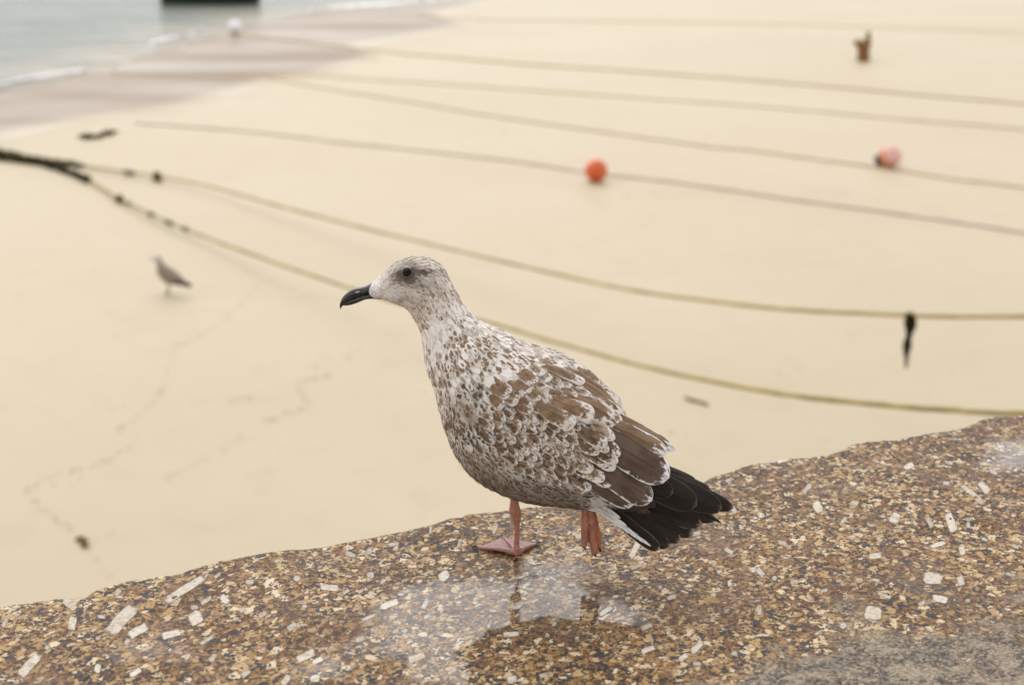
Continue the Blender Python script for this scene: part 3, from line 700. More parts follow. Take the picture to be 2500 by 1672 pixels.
# tertials
def lf(name, mat, b, t, lb, lt, hw, n=NW, **k): return big_feather(name, GM[mat], L(*b, lb), L(*t, lt), n, hw/1890, **k)
lf('tertial', 'tertial_light', (1470, 1000), (1650, 1098), .030, .020, 20, (0, .55, .8), bow=.02, sharp=.72)
lf('tertial', 'tertial_light', (1455, 1020), (1628, 1106), .044, .034, 24, NW, bow=.02, sharp=.75)
lf('tertial', 'tertial', (1450, 1055), (1634, 1166), .058, .046, 40, NW, bow=.03, sharp=.72)
lf('tertial', 'tertial', (1440, 1115), (1592, 1222), .066, .052, 34, NW, bow=.03, sharp=.72)
lf('tertial', 'tertial', (1432, 1165), (1545, 1234), .068, .056, 22, (0, .9, .4), bow=.02, sharp=.7)
for k, (x, y) in enumerate([(1512, 1112), (1504, 1150), (1492, 1186), (1478, 1088), (1470, 1128), (1455, 1165), (1440, 1195), (1500, 1074), (1490, 1100), (1488, 1136), (1472, 1176), (1506, 1131), (1462, 1108), (1452, 1146)]):
    lt = (.066 if k < 3 or k == 7 else .071)+rg.uniform(-.0015, .0015)
    lf('wing_covert', ('covert', 'pale', 'covert')[k % 3], (x-58+rg.uniform(-6, 6), y-40+rg.uniform(-8, 8)), (x+rg.uniform(-5, 5), y+rg.uniform(-5, 5)), lt-.002, lt+.001, rg.uniform(13, 18), NW, bow=.05, sharp=.6)
# primaries of the folded wing, and the far wing's tips behind
lf('primary', 'primary', (1520, 1110), (1700, 1173), -.012, -.014, 20, (0, .45, .9), bow=.01, sharp=.6)
lf('primary', 'primary', (1540, 1130), (1735, 1195), -.006, -.006, 22, (0, .5, .9), bow=.01, sharp=.6)
lf('primary', 'primary', (1560, 1150), (1790, 1240), .004, .002, 25, (0, .7, .7), bow=.01, sharp=.66)
lf('primary', 'primary', (1530, 1140), (1763, 1242), .018, .012, 31, NW, bow=.015, sharp=.70)
lf('primary', 'primary', (1500, 1130), (1702, 1233), .030, .022, 34, NW, bow=.015, sharp=.74)
lf('primary', 'primary', (1490, 1130), (1643, 1204), .042, .034, 26, NW, bow=.015, sharp=.76)
# tail fan
NTL = np.array([.25, .62, .74])
tips = [((1752, 1268), 24, -.004), ((1716, 1281), 26, .004), ((1694, 1304), 28, .012), ((1662, 1320), 26, .020), ((1636, 1336), 24, .028), ((1610, 1342), 22, .036)]
for k, (t, hw, lat) in enumerate(tips):
    lf('tail_feather', 'tail', (1440+k*3, 1190+k*6), t, lat*.5-.004, lat, hw*.8, NTL, bow=-.01, sharp=.80, camber=.2)
lf('tail_feather', 'tail_edge', (1440, 1230), (1590, 1333), .024, .046, 7, (.2, .8, .55), bow=-.01, sharp=.45, camber=.2)
for b, t, hw, lt in (((1400, 1208), (1492, 1258), 7, .034), ((1410, 1218), (1530, 1283), 6, .040), ((1385, 1216), (1462, 1248), 7, .030), ((1420, 1208), (1515, 1265), 6, .036), ((1370, 1214), (1436, 1240), 7, .032), ((1350, 1212), (1412, 1232), 7, .034)):
    lf('undertail_covert', 'vent', b, t, lt-.012, lt, hw, (.1, .9, .3), bow=.03, sharp=.6)
lf('tail_feather', 'primary', (1690, 1240), (1760, 1275), .008, .010, 5, NTL, sharp=.5)

# the far wing mirrors the near one
for o in [c for c in gull.children if c.name.split('.')[0] in ('scapular', 'wing_covert')]:
    co = np.empty(len(o.data.vertices)*3); o.data.vertices.foreach_get('co', co); co = co.reshape(-1, 3)
    if co[:, 1].mean() < .045: continue
    me = o.data.copy(); co[:, 1] *= -1; me.vertices.foreach_set('co', co.ravel()); me.flip_normals(); c = o.copy(); c.data = me; COL.objects.link(c)

# bill
def bill_part(name, secs):
    T = [L(*t) for t, b, w_ in secs]; B = [L(*b) for t, b, w_ in secs]
    lo = Loft(T, B, [w_ for t, b, w_ in secs], 40, 20, .0, [2.0]*len(secs)); me = lo.mesh(name)
    set_attrs(me, tip=np.repeat(np.linspace(0, 1, 40), 20)); return link(name, me, GM['bill'], gull)
up_b = bill_part('upper_bill', [((918, 690), (938, 708), .0080), ((906, 691), (921, 712), .0085), ((892, 698), (902, 716), .0075), ((863, 705), (873, 726), .0062), ((848, 714), (855, 733), .0050), ((836, 726), (842, 742), .0036), ((830, 741), (834, 750), .0018), ((829.5, 751), (831.5, 755), .0006)])
bill_part('lower_bill', [((940, 709), (930, 731), .0078), ((922, 710), (914, 729), .0076), ((902, 713), (893, 731), .0064), ((876, 721), (872, 739.5), .0052), ((858, 728), (858, 744), .0040), ((846, 736), (846, 746), .0026), ((838, 744), (838, 746), .0008)])
nb = L(873, 713, .0062); bm = bmesh.new(); bmesh.ops.create_uvsphere(bm, u_segments=10, v_segments=6, radius=1)
for v in bm.verts: v.co = Vector(nb)+Vector((v.co.x*.0034-v.co.z*.0002, v.co.y*.0006, v.co.z*.0009+v.co.x*-.0009))
me = bpy.data.meshes.new('nostril'); bm.to_mesh(me); bm.free(); no_ = link('nostril', me, GM['nostril'], up_b)
# eyes
for sd_ in (1, -1):
    p, n = surf(995, 665, sd_); er = .0072
    c = p-n*.0042
    bm = bmesh.new(); bmesh.ops.create_uvsphere(bm, u_segments=24, v_segments=16, radius=er)
    for v in bm.verts: v.co += Vector(c)
    me = bpy.data.meshes.new('eye'); bm.to_mesh(me); bm.free(); me.polygons.foreach_set('use_smooth', [True]*len(me.polygons)); ey = link('eye', me, GM['eye'], gull)
    t1 = np.cross(n, (0, 0, 1.)); t1 /= np.linalg.norm(t1); t2 = np.cross(t1, n)*-1
    if t2[2] < 0: t2 = -t2
    rr_ = .0064
    ring = [p+n*.0004+rr_*(math.cos(t)*t1+.92*math.sin(t)*t2) for t in np.linspace(0, 2*math.pi, 33)]
    v, f = tube(ring, .0010, 8, False); link('eyelid', mesh_from('eyelid', v, f), GM['lid'], ey)
    arc = [p+n*.0009+(rr_+.0010)*(math.cos(t)*t1+.95*math.sin(t)*t2) for t in np.linspace(R(58), R(125), 12)]
    v, f = tube(arc, [.0002]+[.0008]*10+[.0002], 8); link('pale_eyelid_arc', mesh_from('pale_eyelid_arc', v, f), GM['crescent'], ey)

# standing leg and webbed foot
def limb(name, pts, rad, mat, parent, ns=12, n=26):
    P = catmull(pts, n); r = catmull(np.c_[rad, rad], n)[:, 0]; v, f = tube(P, r, ns); return link(name, mesh_from(name, v, f), mat, parent)
la = LEG_LAT
leg = limb('leg', [L(1256, 1180, la), L(1257, 1205, la), L(1256, 1226, la), L(1257, 1246, la), L(1261, 1262, la), L(1262, 1280, la), L(1262, 1305, la), L(1261, 1330, la), L(1262, 1350, la)],
           [.0105, .0066, .0056, .0076, .0062, .0037, .0034, .0037, .0056], GM['leg'], gull)
def onfoot(px, py, dz=.002):
    p = onz(px, py, WALL_H); a = (p[:2]-EW[0])@D0; b = (p[:2]-EW[0])@N0; q = wall_pt(a, b-edge_off(a)); l = toL((p[0], p[1], q[2])); l[2] += dz; return l
heel = onfoot(1263, 1358, .0045); tl, tm, tr = onfoot(1163, 1339, .0022), onfoot(1227, 1314, .0022), onfoot(1311, 1330, .0022)
def toe(t):
    mid = heel*.5+t*.5+np.array([0, 0, .0012]); limb('toe', [heel, heel*.75+t*.25+np.array([0, 0, .001]), mid, heel*.2+t*.8, t], [.0046, .0030, .0024, .0021, .0016], GM['web'], leg, 10, 16)
    d = (t-heel)/np.linalg.norm(t-heel); limb('claw', [t-d*.002, t+d*.003+np.array([0, 0, .0012]), t+d*.0065+np.array([0, 0, -.0014])], [.0017, .0014, .0003], GM['claw'], leg, 8, 8)
for t in (tl, tm, tr): toe(t)
def web(t1, t2, sag):
    V = []; n = 12
    for side in (1, -1):
        for i in range(n):
            f = i/(n-1)
            for j in range(n):
                g = j/(n-1); e = t1*(1-g)+t2*g; e = e+(heel-e)*sag*math.sin(math.pi*g)
                p = heel+(e-heel)*f; p = p+np.array([0, 0, (-.0004+.0007*side)*1.0+.0012*math.sin(math.pi*g)*f*.4-.0004]); V.append(p)
    F = grid_faces(n, n)+[tuple(reversed(q)) for q in grid_faces(n, n, off=n*n)]
    link('web', mesh_from('web', V, F), GM['web'], leg)
web(tl, tm, .07); web(tm, tr, .07)
hd = onfoot(1276, 1350, .006); limb('hind_toe', [heel+np.array([0, 0, .004]), hd, onfoot(1281, 1350, .005)], [.0026, .0018, .0004], GM['claw'], leg, 8, 8)

# lifted leg: toes closed and hanging
lb = .010
leg2 = limb('leg', [L(1418, 1200, lb), L(1425, 1225, lb), L(1432, 1243, lb), L(1437, 1258, lb)], [.0085, .0068, .0056, .0052], GM['leg'], gull)
def hang(a, b, c, r, mat, dl=0):
    limb('toe', [L(*a, lb+dl), L(*b, lb+dl), L(*c, lb+dl)], r, GM[mat], leg2, 10, 16)
    e = L(*c, lb+dl); limb('claw', [e+np.array([0, 0, .002]), e+np.array([-.0006, 0, -.0028]), e+np.array([-.0034, 0, -.0052])], [.0019, .0016, .0003], GM['claw'], leg2, 8, 8)
hang((1430, 1240), (1428, 1290), (1426, 1332), [.0056, .0050, .0038], 'leg', .006)
hang((1439, 1245), (1446, 1300), (1452, 1350), [.0062, .0056, .0044], 'leg', .002)
hang((1444, 1245), (1458, 1300), (1464, 1338), [.0050, .0042, .0024], 'web_lit', -.004)
V = []; n = 14
A_ = [L(1433, 1250, lb+.003), L(1434, 1290, lb+.005), L(1434, 1322, lb+.004)]; B_ = [L(1441, 1250, lb+.004), L(1452, 1300, lb+.006), L(1458, 1338, lb+.003)]; C_ = [L(1448, 1252, lb-.004), L(1464, 1295, lb-.004), L(1468, 1334, lb-.004)]
a3, b3, c3 = catmull(A_, n), catmull(B_, n), catmull(C_, n)
for nm, p3, q3, mt in (('web', a3, b3, 'web'), ('web', b3, c3, 'web_lit')):
    V = []
    for s_ in (1, -1):
        for i in range(n):
            for j in range(7):
                g = j/6; V.append(p3[i]*(1-g)+q3[i]*g+np.array([0, s_*.0005-.003*math.sin(math.pi*g), 0]))
    link(nm, mesh_from(nm, V, grid_faces(n, 7)+[tuple(reversed(q)) for q in grid_faces(n, 7, off=n*7)]), GM[mt], leg2)

# ------------------------------------------------------------------ things on the beach
BM = {}
BM['rope'] = noisy('tan_rope', (.40, .285, .130), (.47, .350, .180), 30, .85, .5, 90)
BM['rope_mauve'] = noisy('mauve_grey_rope', (.36, .27, .225), (.43, .335, .285), 25, .85, .5, 90)
BM['rope_green'] = noisy('weedy_rope', (.23, .175, .035), (.42, .315, .095), 5, .85, .6, 60)
BM['rope_pale'] = noisy('pale_olive_rope', (.30, .215, .062), (.47, .350, .150), 3, .85, .6, 60)
BM['weed'] = noisy('dark_seaweed', (.010, .010, .003), (.036, .030, .010), 22, .95, .5, 60, Specular_IOR_Level=.1)
BM['weed_brown'] = noisy('brown_seaweed', (.055, .043, .013), (.11, .083, .030), 22, .95, .5, 60, Specular_IOR_Level=.1)
BM['orange'] = noisy('orange_plastic', (.60, .090, .018), (.66, .13, .03), 8, .42, .1, 40)
BM['pink'] = noisy('faded_pink_plastic', (.68, .36, .30), (.72, .45, .39), 9, .5, .1, 40)
BM['coral'] = noisy('coral_plastic', (.62, .20, .10), (.66, .26, .14), 9, .5, .1, 40)
BM['navy'] = noisy('black_rubber', (.012, .016, .028), (.022, .026, .04), 20, .5, .1)
BM['white'] = noisy('white_plastic', (.78, .78, .79), (.84, .84, .85), 12, .4, .05)
BM['rust'] = noisy('rusty_iron', (.15, .062, .016), (.26, .12, .035), 14, .85, .8, 60)
BM['hull'] = noisy('dark_painted_planks', (.014, .020, .014), (.028, .036, .022), 6, .45, .3, 30)
BM['wood'] = noisy('boat_timber', (.18, .11, .06), (.25, .16, .09), 9, .6, .3, 40)
BM['debris'] = noisy('wrack_fragments', (.29, .21, .115), (.37, .28, .165), 5, .85, .4, 60)
def rope(pts, r, mat, label, wob=.02, n=260, seed=0, sandz=True, fat=None):
    P = catmull(pts, n)
    for i in range(n):
        P[i, 0] += wob*nz(i*.12, seed); P[i, 1] += wob*3*(nz(i*.07, seed+5)+.6*nz(i*.31, seed+3))
    if sandz: P[:, 2] = r*.45+r*.3*np.array([nz(i*.2, seed+2) for i in range(n)])
    rad = [r*(1+.22*nz(i*.4, seed+8))*(fat[i] if fat else 1) for i in range(n)]
    v, f = tube(P, rad, 8); return link('mooring_rope', mesh_from('mooring_rope', v, f), BM[mat], None, label=label, category='rope'), P
def S(l): return [onz(x, y, .012) for x, y in l]
rope(S([(1020, 44), (1150, 47), (1390, 51), (1810, 58), (2130, 67), (2500, 81), (2900, 100), (3600, 130)]), .014, 'rope', 'faint tan mooring rope lying beyond the rusty iron post', seed=1)
rope(S([(583, 84), (650, 93), (747, 105), (850, 118), (907, 123), (1000, 134), (1067, 139), (1280, 157), (1600, 179), (1920, 203), (2240, 232), (2500, 254), (2900, 290), (3500, 345)]), .021, 'rope', 'tan mooring rope running from the white buoy across the sand', seed=2)
rope(S([(270, 176), (390, 184), (560, 188), (749, 185), (898, 195), (1048, 204), (1300, 221), (1600, 242), (1900, 264), (2187, 290), (2500, 316), (2900, 352), (3500, 410)]), .015, 'rope', 'thin tan rope lying next beyond the rope of the pink buoy', seed=3)
rope(S([(640, 186), (690, 198), (809, 219), (958, 242), (1137, 273), (1300, 298), (1658, 348), (1863, 372), (2119, 405), (2323, 436), (2500, 458), (2900, 510), (3500, 590)]), .0155, 'rope', 'tan mooring rope that the pink and black buoy lies on', seed=4)
rope(S([(330, 299), (343, 301), (450, 309), (600, 321), (700, 332), (898, 355), (1137, 380), (1300, 400), (1418, 420), (1556, 434), (1760, 461), (2068, 506), (2323, 540), (2500, 568), (2900, 630), (3400, 715)]), .0155, 'rope_mauve', 'mauve grey mooring rope that passes behind the orange buoy', seed=5)
# two slack ropes held clear of the sand, tied to the wall out to the side
def AD(l): return [atdepth(*q) for q in l]
wl = lambda a, z: np.array([*(EW[0]+D0*a+N0*(-.02)), z])
def tail_to(q, w_):
    a = atdepth(*q); return [a+(w_-a)*t-np.array([0, 0, .5*t*(1-t)]) for t in (.08, .2, .35, .5, .66, .83, 1.0)]
def hung(l, fx, fv):
    out = []
    for x, y in l: out.append(atdepth(x, y, np.linalg.norm((onz(x, y)-CP)@CF)*float(np.interp(x, fx, fv))))
    return out
fl = [(-2600, 95), (-1800, 150), (-1100, 215), (-500, 290), (-200, 335), (0, 372), (80, 388), (180, 402), (290, 418), (385, 431), (520, 458), (700, 508), (900, 560), (1200, 632), (1500, 700), (1760, 738), (1990, 760), (2225, 770), (2500, 773)]
gl = [(-2600, 103), (-1800, 160), (-1100, 225), (-500, 300), (-200, 342), (0, 385), (110, 402), (210, 438), (290, 484), (390, 533), (520, 586), (690, 648), (850, 702), (1010, 750), (1170, 782), (1390, 845), (1600, 901), (1880, 957), (2100, 983), (2300, 1000), (2420, 1008), (2560, 1010)]
FD = np.linalg.norm((onz(2500, 773)-CP)@CF)*.77; GD = np.linalg.norm((onz(2560, 1010)-CP)@CF)*.71
thick = lambda n, k: [1+k*(1-smooth(0, .38, i/n)) for i in range(n)]
F_, FP = rope(hung(fl, [200, 520, 1200, 1760, 2225, 2500], [.992, .975, .92, .85, .79, .77])+tail_to((2500, 773, FD), wl(AH+11.5, 2.1)), .0155, 'rope_pale', 'slack olive rope with a strand of dark weed hanging down from it', .008, 360, 6, False, thick(360, .8))
G_, GP = rope(hung(gl, [200, 520, 850, 1390, 1880, 2420], [.992, .975, .93, .86, .78, .71])+tail_to((2560, 1010, GD), wl(AH+9.5, 1.9)), .0145, 'rope_green', 'weed-clotted rope that sags behind the gull\'s neck and back', .006, 360, 7, False, thick(360, .8))
def weedlump(c, ln, r, d, seed, up=0):
    """shaggy clump: many short fronds along a core"""
    rr = random.Random(seed); parts = []
    d = np.asarray(d, float); d /= np.linalg.norm(d)
    core = [c+d*(t-.5)*ln+np.array([0, 0, .15*r*math.sin(9*t+seed)]) for t in np.linspace(0, 1, 9)]
    parts.append(tube(core, [r*(.35+.65*math.sin(math.pi*min(.95, max(.08, t))))*rr.uniform(.7, 1.2) for t in np.linspace(0, 1, 9)], 7))
    for k in range(26):
        t = rr.random(); p = c+d*(t-.5)*ln; q = np.array([rr.gauss(0, 1), rr.gauss(0, 1), rr.gauss(-.5, .8)]); q /= np.linalg.norm(q)
        e = p+q*r*rr.uniform(.8, 1.7); parts.append(tube([p, (p+e)/2+np.array([0, 0, -.1*r]), e], [r*.28, r*.22, r*.08], 5))
    return join_geo(parts)
def along(P, px):
    x = np.array([proj(p)[0] for p in P]); i = int(np.argmin(abs(x-px))); return P[i], P[min(i+2, len(P)-1)]-P[max(0, i-2)]
for px, ln, r, mt in tuple((q, .38, .045+.075*abs(nz(q*.7, 1)), 'weed' if nz(q*.31, 5) > -.15 else 'weed_brown') for q in range(-40, 205, 13))+((10, .40, .085, 'weed'), (40, .30, .060, 'weed'), (95, .34, .060, 'weed'), (125, .30, .045, 'weed'), (160, .34, .05, 'weed'), (185, .20, .045, 'weed'), (211, .17, .075, 'weed'), (292, .20, .055, 'weed'), (312, .16, .030, 'weed_brown'), (372, .18, .038, 'weed_brown'), (415, .24, .035, 'weed'), (450, .26, .028, 'weed_brown')):
    p, d = along(GP, px); v, f = weedlump(p, ln, r*.8, d, px); link('weed_growth', mesh_from('weed_growth', v, f), BM[mt], G_)
for px, ln, r, mt in tuple((q, .32, .05+.02*abs(nz(q*.9, 3)), 'weed_brown') for q in range(-40, 190, 22))+((20, .5, .05, 'weed'), (90, .4, .040, 'weed_brown'), (150, .35, .04, 'weed'), (320, .25, .032, 'weed_brown'), (385, .14, .055, 'weed_brown')):
    p, d = along(FP, px); v, f = weedlump(p, ln, r, d, px+7); link('weed_growth', mesh_from('weed_growth', v, f), BM[mt], F_)
# strand of weed hanging from the slack rope
tp, _ = along(FP, 2225); parts = []; rr = random.Random(5); hl = .42
for k in range(7):
    P = []; rd = []
    for t in np.linspace(0, 1, 12):
        sp = (.020*(1-t)+.014*math.sin(t*6+.6)**2)*(1 if t < .8 else .7)
        P.append(tp+np.array([sp*math.cos(k*.9+t*2)+.005*math.sin(t*7), sp*math.sin(k*.9+t*2), .012-hl*t*(1-.06*(k % 3))])); rd.append(.0155*(.75+.5*math.sin(t*9+k)**2)*(1-.45*t))
    parts.append(tube(P, rd, 6))
v, f = join_geo(parts); link('hanging_weed', mesh_from('hanging_weed', v, f), BM['weed'], None, label='dark strand of seaweed hanging straight down from the slack rope', category='seaweed')

# buoys
def lathe(prof, n=28):
    V = []; 
    for r, z in prof:
        for k in range(n): a = 2*math.pi*k/n; V.append(np.array([r*math.cos(a), r*math.sin(a), z]))
    return V, grid_faces(len(prof), n, True)+[tuple(range(n))[::-1], tuple((len(prof)-1)*n+k for k in range(n))]
def place(VF, rot, loc):
    from mathutils import Euler
    m = Euler(rot).to_matrix(); return [np.array(m @ Vector(v))+np.asarray(loc) for v in VF[0]], VF[1]
def buoy(loc, r, parts, label, rot, name='mooring_buoy'):
    o = empty(name, loc, 0, label=label, category='buoy')
    for nm, prof, mt in parts:
        v, f = place(lathe([(a*r, b*r) for a, b in prof]), rot, (0, 0, r*.97)); link(nm, mesh_from(nm, v, f), BM[mt], o)
    return o
ball = [(math.sin(t), -math.cos(t)) for t in np.linspace(.12, math.pi-.12, 18)]
lug = [(.16, .93), (.18, 1.0), (.17, 1.12), (.10, 1.18)]
p = onz(1455, 443); buoy((p[0], p[1], 0), .152, [('ball', ball, 'orange'), ('lug', lug, 'orange')], 'round orange buoy lying on the sand against its rope', (R(75), 0, R(160)))
p = onz(2172, 408); buoy((p[0], p[1], 0), .160, [('ball', [(a*1.0, b*.95) for a, b in ball if b < .42], 'coral'), ('cap', [(a, b) for a, b in [(1.0, .0)] and [(math.sin(t)*1.004, -math.cos(t)*.95) for t in np.linspace(1.55, math.pi-.12, 12)]], 'pink'), ('lug', [(.40, -1.38), (.52, -1.3), (.54, -1.0), (.42, -.80)], 'navy')], 'faded pink buoy with a black end lying on the sand', (R(20), R(62), R(-14)))
p = onz(574, 82); buoy((p[0], p[1], 0.004), .165, [('ball', ball, 'white'), ('lug', lug, 'white')], 'small white buoy on the wet sand at the water\'s edge', (R(170), R(20), 0))
# rusty post
p = onz(2108, 149); po = empty('mooring_post', (p[0], p[1], 0), 0, label='rusty brown iron mooring post with a bent prong on the sand', category='post')
v, f = place(lathe([(.14, -.02), (.145, .10), (.13, .18), (.14, .30), (.18, .35), (.17, .42), (.07, .45)], 14), (R(3), R(-5), 0), (0, 0, 0)); link('shaft', mesh_from('shaft', v, f), BM['rust'], po)
v, f = tube(catmull([(.0, 0, .33), (-.10, .02, .37), (-.18, .02, .40), (-.20, .02, .44)], 12), [.09, .088, .085, .082, .08, .078, .075, .072, .07, .065, .055, .04], 8); link('knob', mesh_from('knob', v, f), BM['rust'], po)
v, f = tube(catmull([(.03, 0, .36), (.06, 0, .46), (.07, 0, .56), (.04, 0, .62)], 10), np.linspace(.065, .045, 10), 8); link('prong', mesh_from('prong', v, f), BM['rust'], po)

# dinghy afloat
p = onz(512, 9); bt = empty('rowing_boat', (p[0], p[1], .0), R(4), label='dark hulled rowing boat floating close to the shore', category='boat')
LB = 3.15
def hull(off=0, z0=-.12):
    V = []; n = 26; m = 15
    for i in range(n):
        t = i/(n-1); x = -LB/2+LB*t                        # bow at -x
        bw = .68*(math.sin(math.pi*min(.5, t*.62+.02)*1.0)**.75)*(1 if t < .72 else 1-.18*(t-.72)/.28)-off
        sh = .52+.16*(1-t)**2; kz = z0+.16*max(0, .18-t)/.18
        for j in range(m):
            a = math.pi*j/(m-1); y = bw*math.cos(a); V.append(np.array([x, math.copysign(abs(y)**.8*bw**.2 if bw > 0 else 0, y), kz+off+(sh-kz-off)*(1-math.sin(a)**.7)]))
    return V, grid_faces(n, m)+[tuple((n-1)*m+k for k in range(m))]
v, f = hull(); link('hull', mesh_from('hull', v, f), BM['hull'], bt)
v2, f2 = hull(.035); link('inner_planking', mesh_from('inner_planking', v2, [tuple(reversed(q)) for q in f2]), BM['wood'], bt)
for s_ in (0, 14):
    v3, f3 = tube([v[i*15+s_]+np.array([0, 0, .01]) for i in range(26)], .028, 8); link('gunwale', mesh_from('gunwale', v3, f3), BM['wood'], bt)
for x in (-.5, .45, 1.25):
    bm = bmesh.new(); bmesh.ops.create_cube(bm, size=1)
    for q in bm.verts: q.co = (x+q.co.x*.24, q.co.y*1.12, .36+q.co.z*.03)
    me = bpy.data.meshes.new('thwart'); bm.to_mesh(me); bm.free(); link('thwart', me, BM['wood'], bt)

# weed and drift on the sand
def drift(name, px, ln, r, mt, label, cat='seaweed'):
    """px: polyline on the sand"""
    P = catmull([onz(x, y, r*.5) for x, y in px], 10); parts = [tube(P, [r*(.7+.4*abs(nz(i*.9, px[0][0]))) for i in range(10)], 7)]
    rr = random.Random(px[0][0])
    for k in range(10):
        q = P[rr.randrange(10)]; d = np.array([rr.gauss(0, 1), rr.gauss(0, 1), 0]); d /= np.linalg.norm(d); parts.append(tube([q, q+d*r*1.6, q+d*r*2.6+np.array([0, 0, -r*.25])], [r*.5, r*.4, r*.15], 5))
    v, f = join_geo(parts); link(name, mesh_from(name, v, f), BM[mt], None, label=label, category=cat)
drift('seaweed_clump', [(207, 335), (213, 331), (221, 337)], 0, .055, 'weed_brown', 'small dark seaweed clump, shorter of a pair on the sand')
drift('seaweed_clump', [(240, 334), (250, 329), (258, 326), (267, 322)], 0, .055, 'weed_brown', 'longer dark seaweed clump beside a shorter one on the sand')
drift('driftwood_stick', [(1672, 971), (1690, 977), (1708, 981), (1727, 988)], 0, .013, 'weed_brown', 'short dark stick lying on the sand below the sagging rope', 'stick')
drift('seaweed_curl', [(188, 1313), (200, 1314), (207, 1322), (204, 1334)], 0, .016, 'weed_brown', 'curl of green brown weed on the sand close under the wall')
# faint scatter: scuffs, worm casts and weed scraps trailing over the sand
rd = random.Random(21); parts = []
def scrap(px, py, s, ang=None):
    p = onz(px, py, 0); a = rd.uniform(0, math.pi) if ang is None else ang; n = 7; ln = s*rd.uniform(.8, 2.2)
    V = [np.array([p[0]+ln*math.cos(2*math.pi*k/n)*math.cos(a)-s*.5*math.sin(2*math.pi*k/n)*math.sin(a), p[1]+ln*math.cos(2*math.pi*k/n)*math.sin(a)+s*.5*math.sin(2*math.pi*k/n)*math.cos(a), -.002]) for k in range(n)]
    c = np.array([p[0], p[1], s*.28]); V.append(c); parts.append((V, [(k, (k+1) % n, n) for k in range(n)]))
lines = [([(640, 690), (590, 740), (540, 790), (470, 830), (420, 850)], 26, .016), ([(520, 800), (430, 850), (408, 930), (380, 980), (350, 1010), (290, 1050)], 34, .017), ([(880, 850), (790, 920), (735, 935), (745, 990), (690, 1010), (640, 1035)], 34, .018),
         ([(600, 1060), (520, 1110), (470, 1135), (400, 1170)], 22, .014), ([(320, 1090), (250, 1130), (180, 1150), (70, 1195), (130, 1260), (180, 1295)], 34, .016), ([(205, 1330), (240, 1370), (270, 1415)], 14, .012),
         ([(560, 980), (600, 970), (615, 985)], 8, .015), ([(255, 625), (225, 670)], 5, .012), ([(760, 900), (800, 870)], 9, .016), ([(1640, 950), (1700, 985), (1780, 1010), (1960, 1020)], 12, .010), ([(1490, 500), (1560, 470), (1640, 480), (1730, 470), (1800, 455)], 26, .022), ([(1340, 450), (1420, 470), (1480, 510)], 16, .022),
         ([(1940, 455), (2010, 480), (2080, 470)], 14, .02), ([(900, 800), (960, 815), (1000, 818)], 10, .012), ([(590, 665), (680, 690), (760, 720), (830, 730)], 26, .016), ([(1150, 330), (1190, 310), (1250, 335)], 12, .022), ([(1720, 830), (1830, 850), (1950, 880)], 16, .012), ([(1250, 640), (1400, 690), (1520, 720)], 18, .013)]
for pl, n, s in lines:
    P = catmull(pl, n*4)
    for x, y in P:
        if rd.random() < .6: scrap(x+rd.gauss(0, 6), y+rd.gauss(0, 3), s*rd.uniform(.3, 1.3))
for k in range(90):
    cx_, cy_ = rd.uniform(-50, 2550), rd.uniform(340, 1300)
    for q_ in range(rd.randrange(1, 7)): scrap(cx_+rd.gauss(0, 26), cy_+rd.gauss(0, 9), rd.uniform(.006, .022))
v, f = join_geo(parts); link('wrack_fragments', mesh_from('wrack_fragments', v, f), BM['debris'], None, kind='stuff', label='faint scraps of wrack and worm casts scattered over the pale sand', category='wrack')

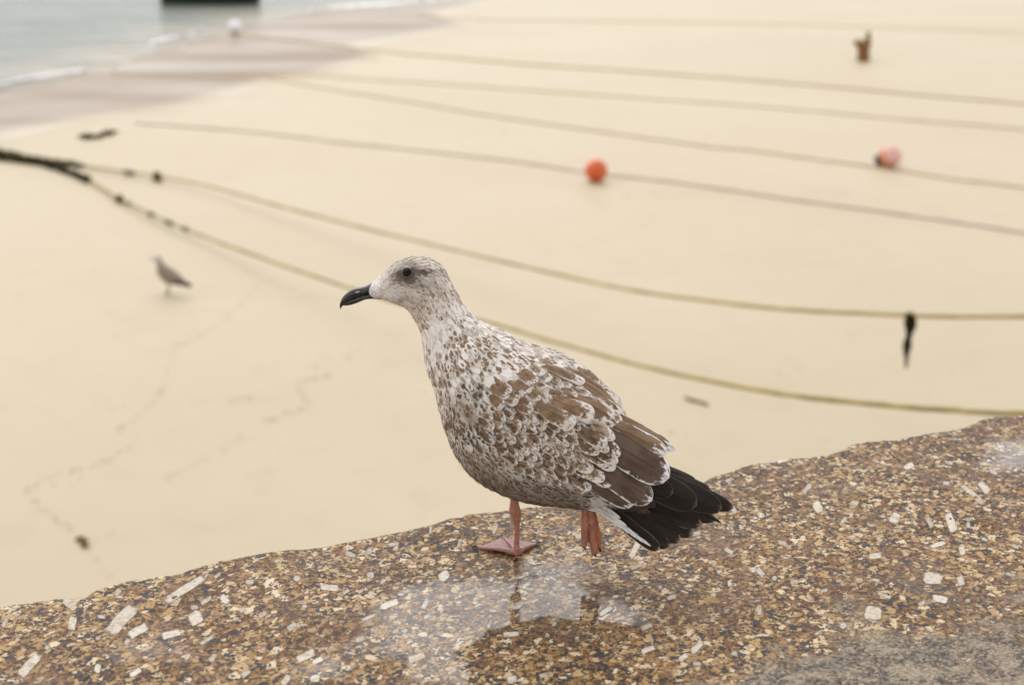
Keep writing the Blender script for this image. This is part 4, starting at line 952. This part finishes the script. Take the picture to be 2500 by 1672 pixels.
# second gull, out on the sand
q = onz(412, 717); YA2 = R(24); XB = np.array([-math.cos(YA2), math.sin(YA2), 0]); YB = np.array([-math.sin(YA2), -math.cos(YA2), 0])
g2 = empty('gull', (q[0], q[1], 0), math.pi-YA2, label='small grey brown gull standing far out on the bare sand', category='gull')
def L2(px, py, lat=0.0):
    r = ray(px, py); o = np.array([q[0], q[1], 0]); t = (lat-(CP-o)@YB)/(r@YB); w_ = CP+r*t-o; return np.array([w_@XB, w_@YB, w_[2]])
s2 = [((376, 629), (375, 634), .008), ((381, 624), (378, 638), .020), ((388, 623), (382, 643), .027), ((393, 629), (383, 648), .026), ((397, 640), (384, 655), .032), ((405, 650), (386, 664), .050), ((416, 658), (391, 674), .064), ((428, 667), (400, 684), .070), ((438, 676), (413, 692), .060), ((447, 684), (430, 695), .040), ((458, 690), (447, 698), .028), ((470, 697), (463, 702), .022)]
lo2 = Loft([L2(*t) for t, b, w_ in s2], [L2(*b) for t, b, w_ in s2], [w_ for t, b, w_ in s2], 60, 28, .29, [2.0]*len(s2))
m2 = lo2.mesh('body'); cc = []
for i in range(60):
    for k in range(28):
        t = i/59; sp = .5+.5*nz(i*.9, k*.8, 3); base = lerp((.74, .67, .61), (.40, .315, .25), smooth(.20, .42, t)); base = lerp(base, (.045, .035, .03), smooth(.76, .9, t)*(math.cos(lo2.th[k]) > -.3)); cc.append(lerp(base, base*.5, sp*.7))
set_attrs(m2, c1=cc); link('body', m2, GM['skin'], g2)
for s_ in (1, -1):
    th_ = lo2.th
    V = []
    for i in range(24, 56):
        for k in range(8):
            t = R(25+k*13)*s_; p_, a2, n2 = lo2.frame(i, t); V.append(p_+n2*(.006*math.sin(math.pi*(i-24)/31)+.001))
    mw = mesh_from('wing', V, grid_faces(32, 8)); set_attrs(mw, c1=[lerp((.35, .27, .21), (.10, .075, .052), smooth(.55, .8, i/31))*(.7+.5*abs(nz(i*1.3, k*1.1))) for i in range(32) for k in range(8)]); link('wing', mw, GM['skin'], g2)
    lt = .02*s_; v, f = tube([L2(411, 690, lt), L2(411, 700, lt), np.array([0, lt, .004])], [.012, .006, .0055], 8); lg = link('leg', mesh_from('leg', v, f), GM['leg'], g2)
    V = [np.array([0, lt, .006]), np.array([.05, lt+.025, .002]), np.array([.055, lt, .003]), np.array([.05, lt-.025, .002]), np.array([-.008, lt, .004])]
    link('foot', mesh_from('foot', V+[v_-np.array([0, 0, .003]) for v_ in V], [(0, 1, 2), (0, 2, 3), (4, 1, 0), (4, 0, 3), (5, 7, 6), (5, 8, 7), (9, 5, 6), (9, 8, 5)], False), GM['web'], lg)
v, f = tube(catmull([L2(378, 631), L2(371, 633), L2(366, 637)], 8), [.009, .009, .008, .008, .007, .006, .004, .001], 8); link('bill', mesh_from('bill', v, f), GM['claw'], g2)
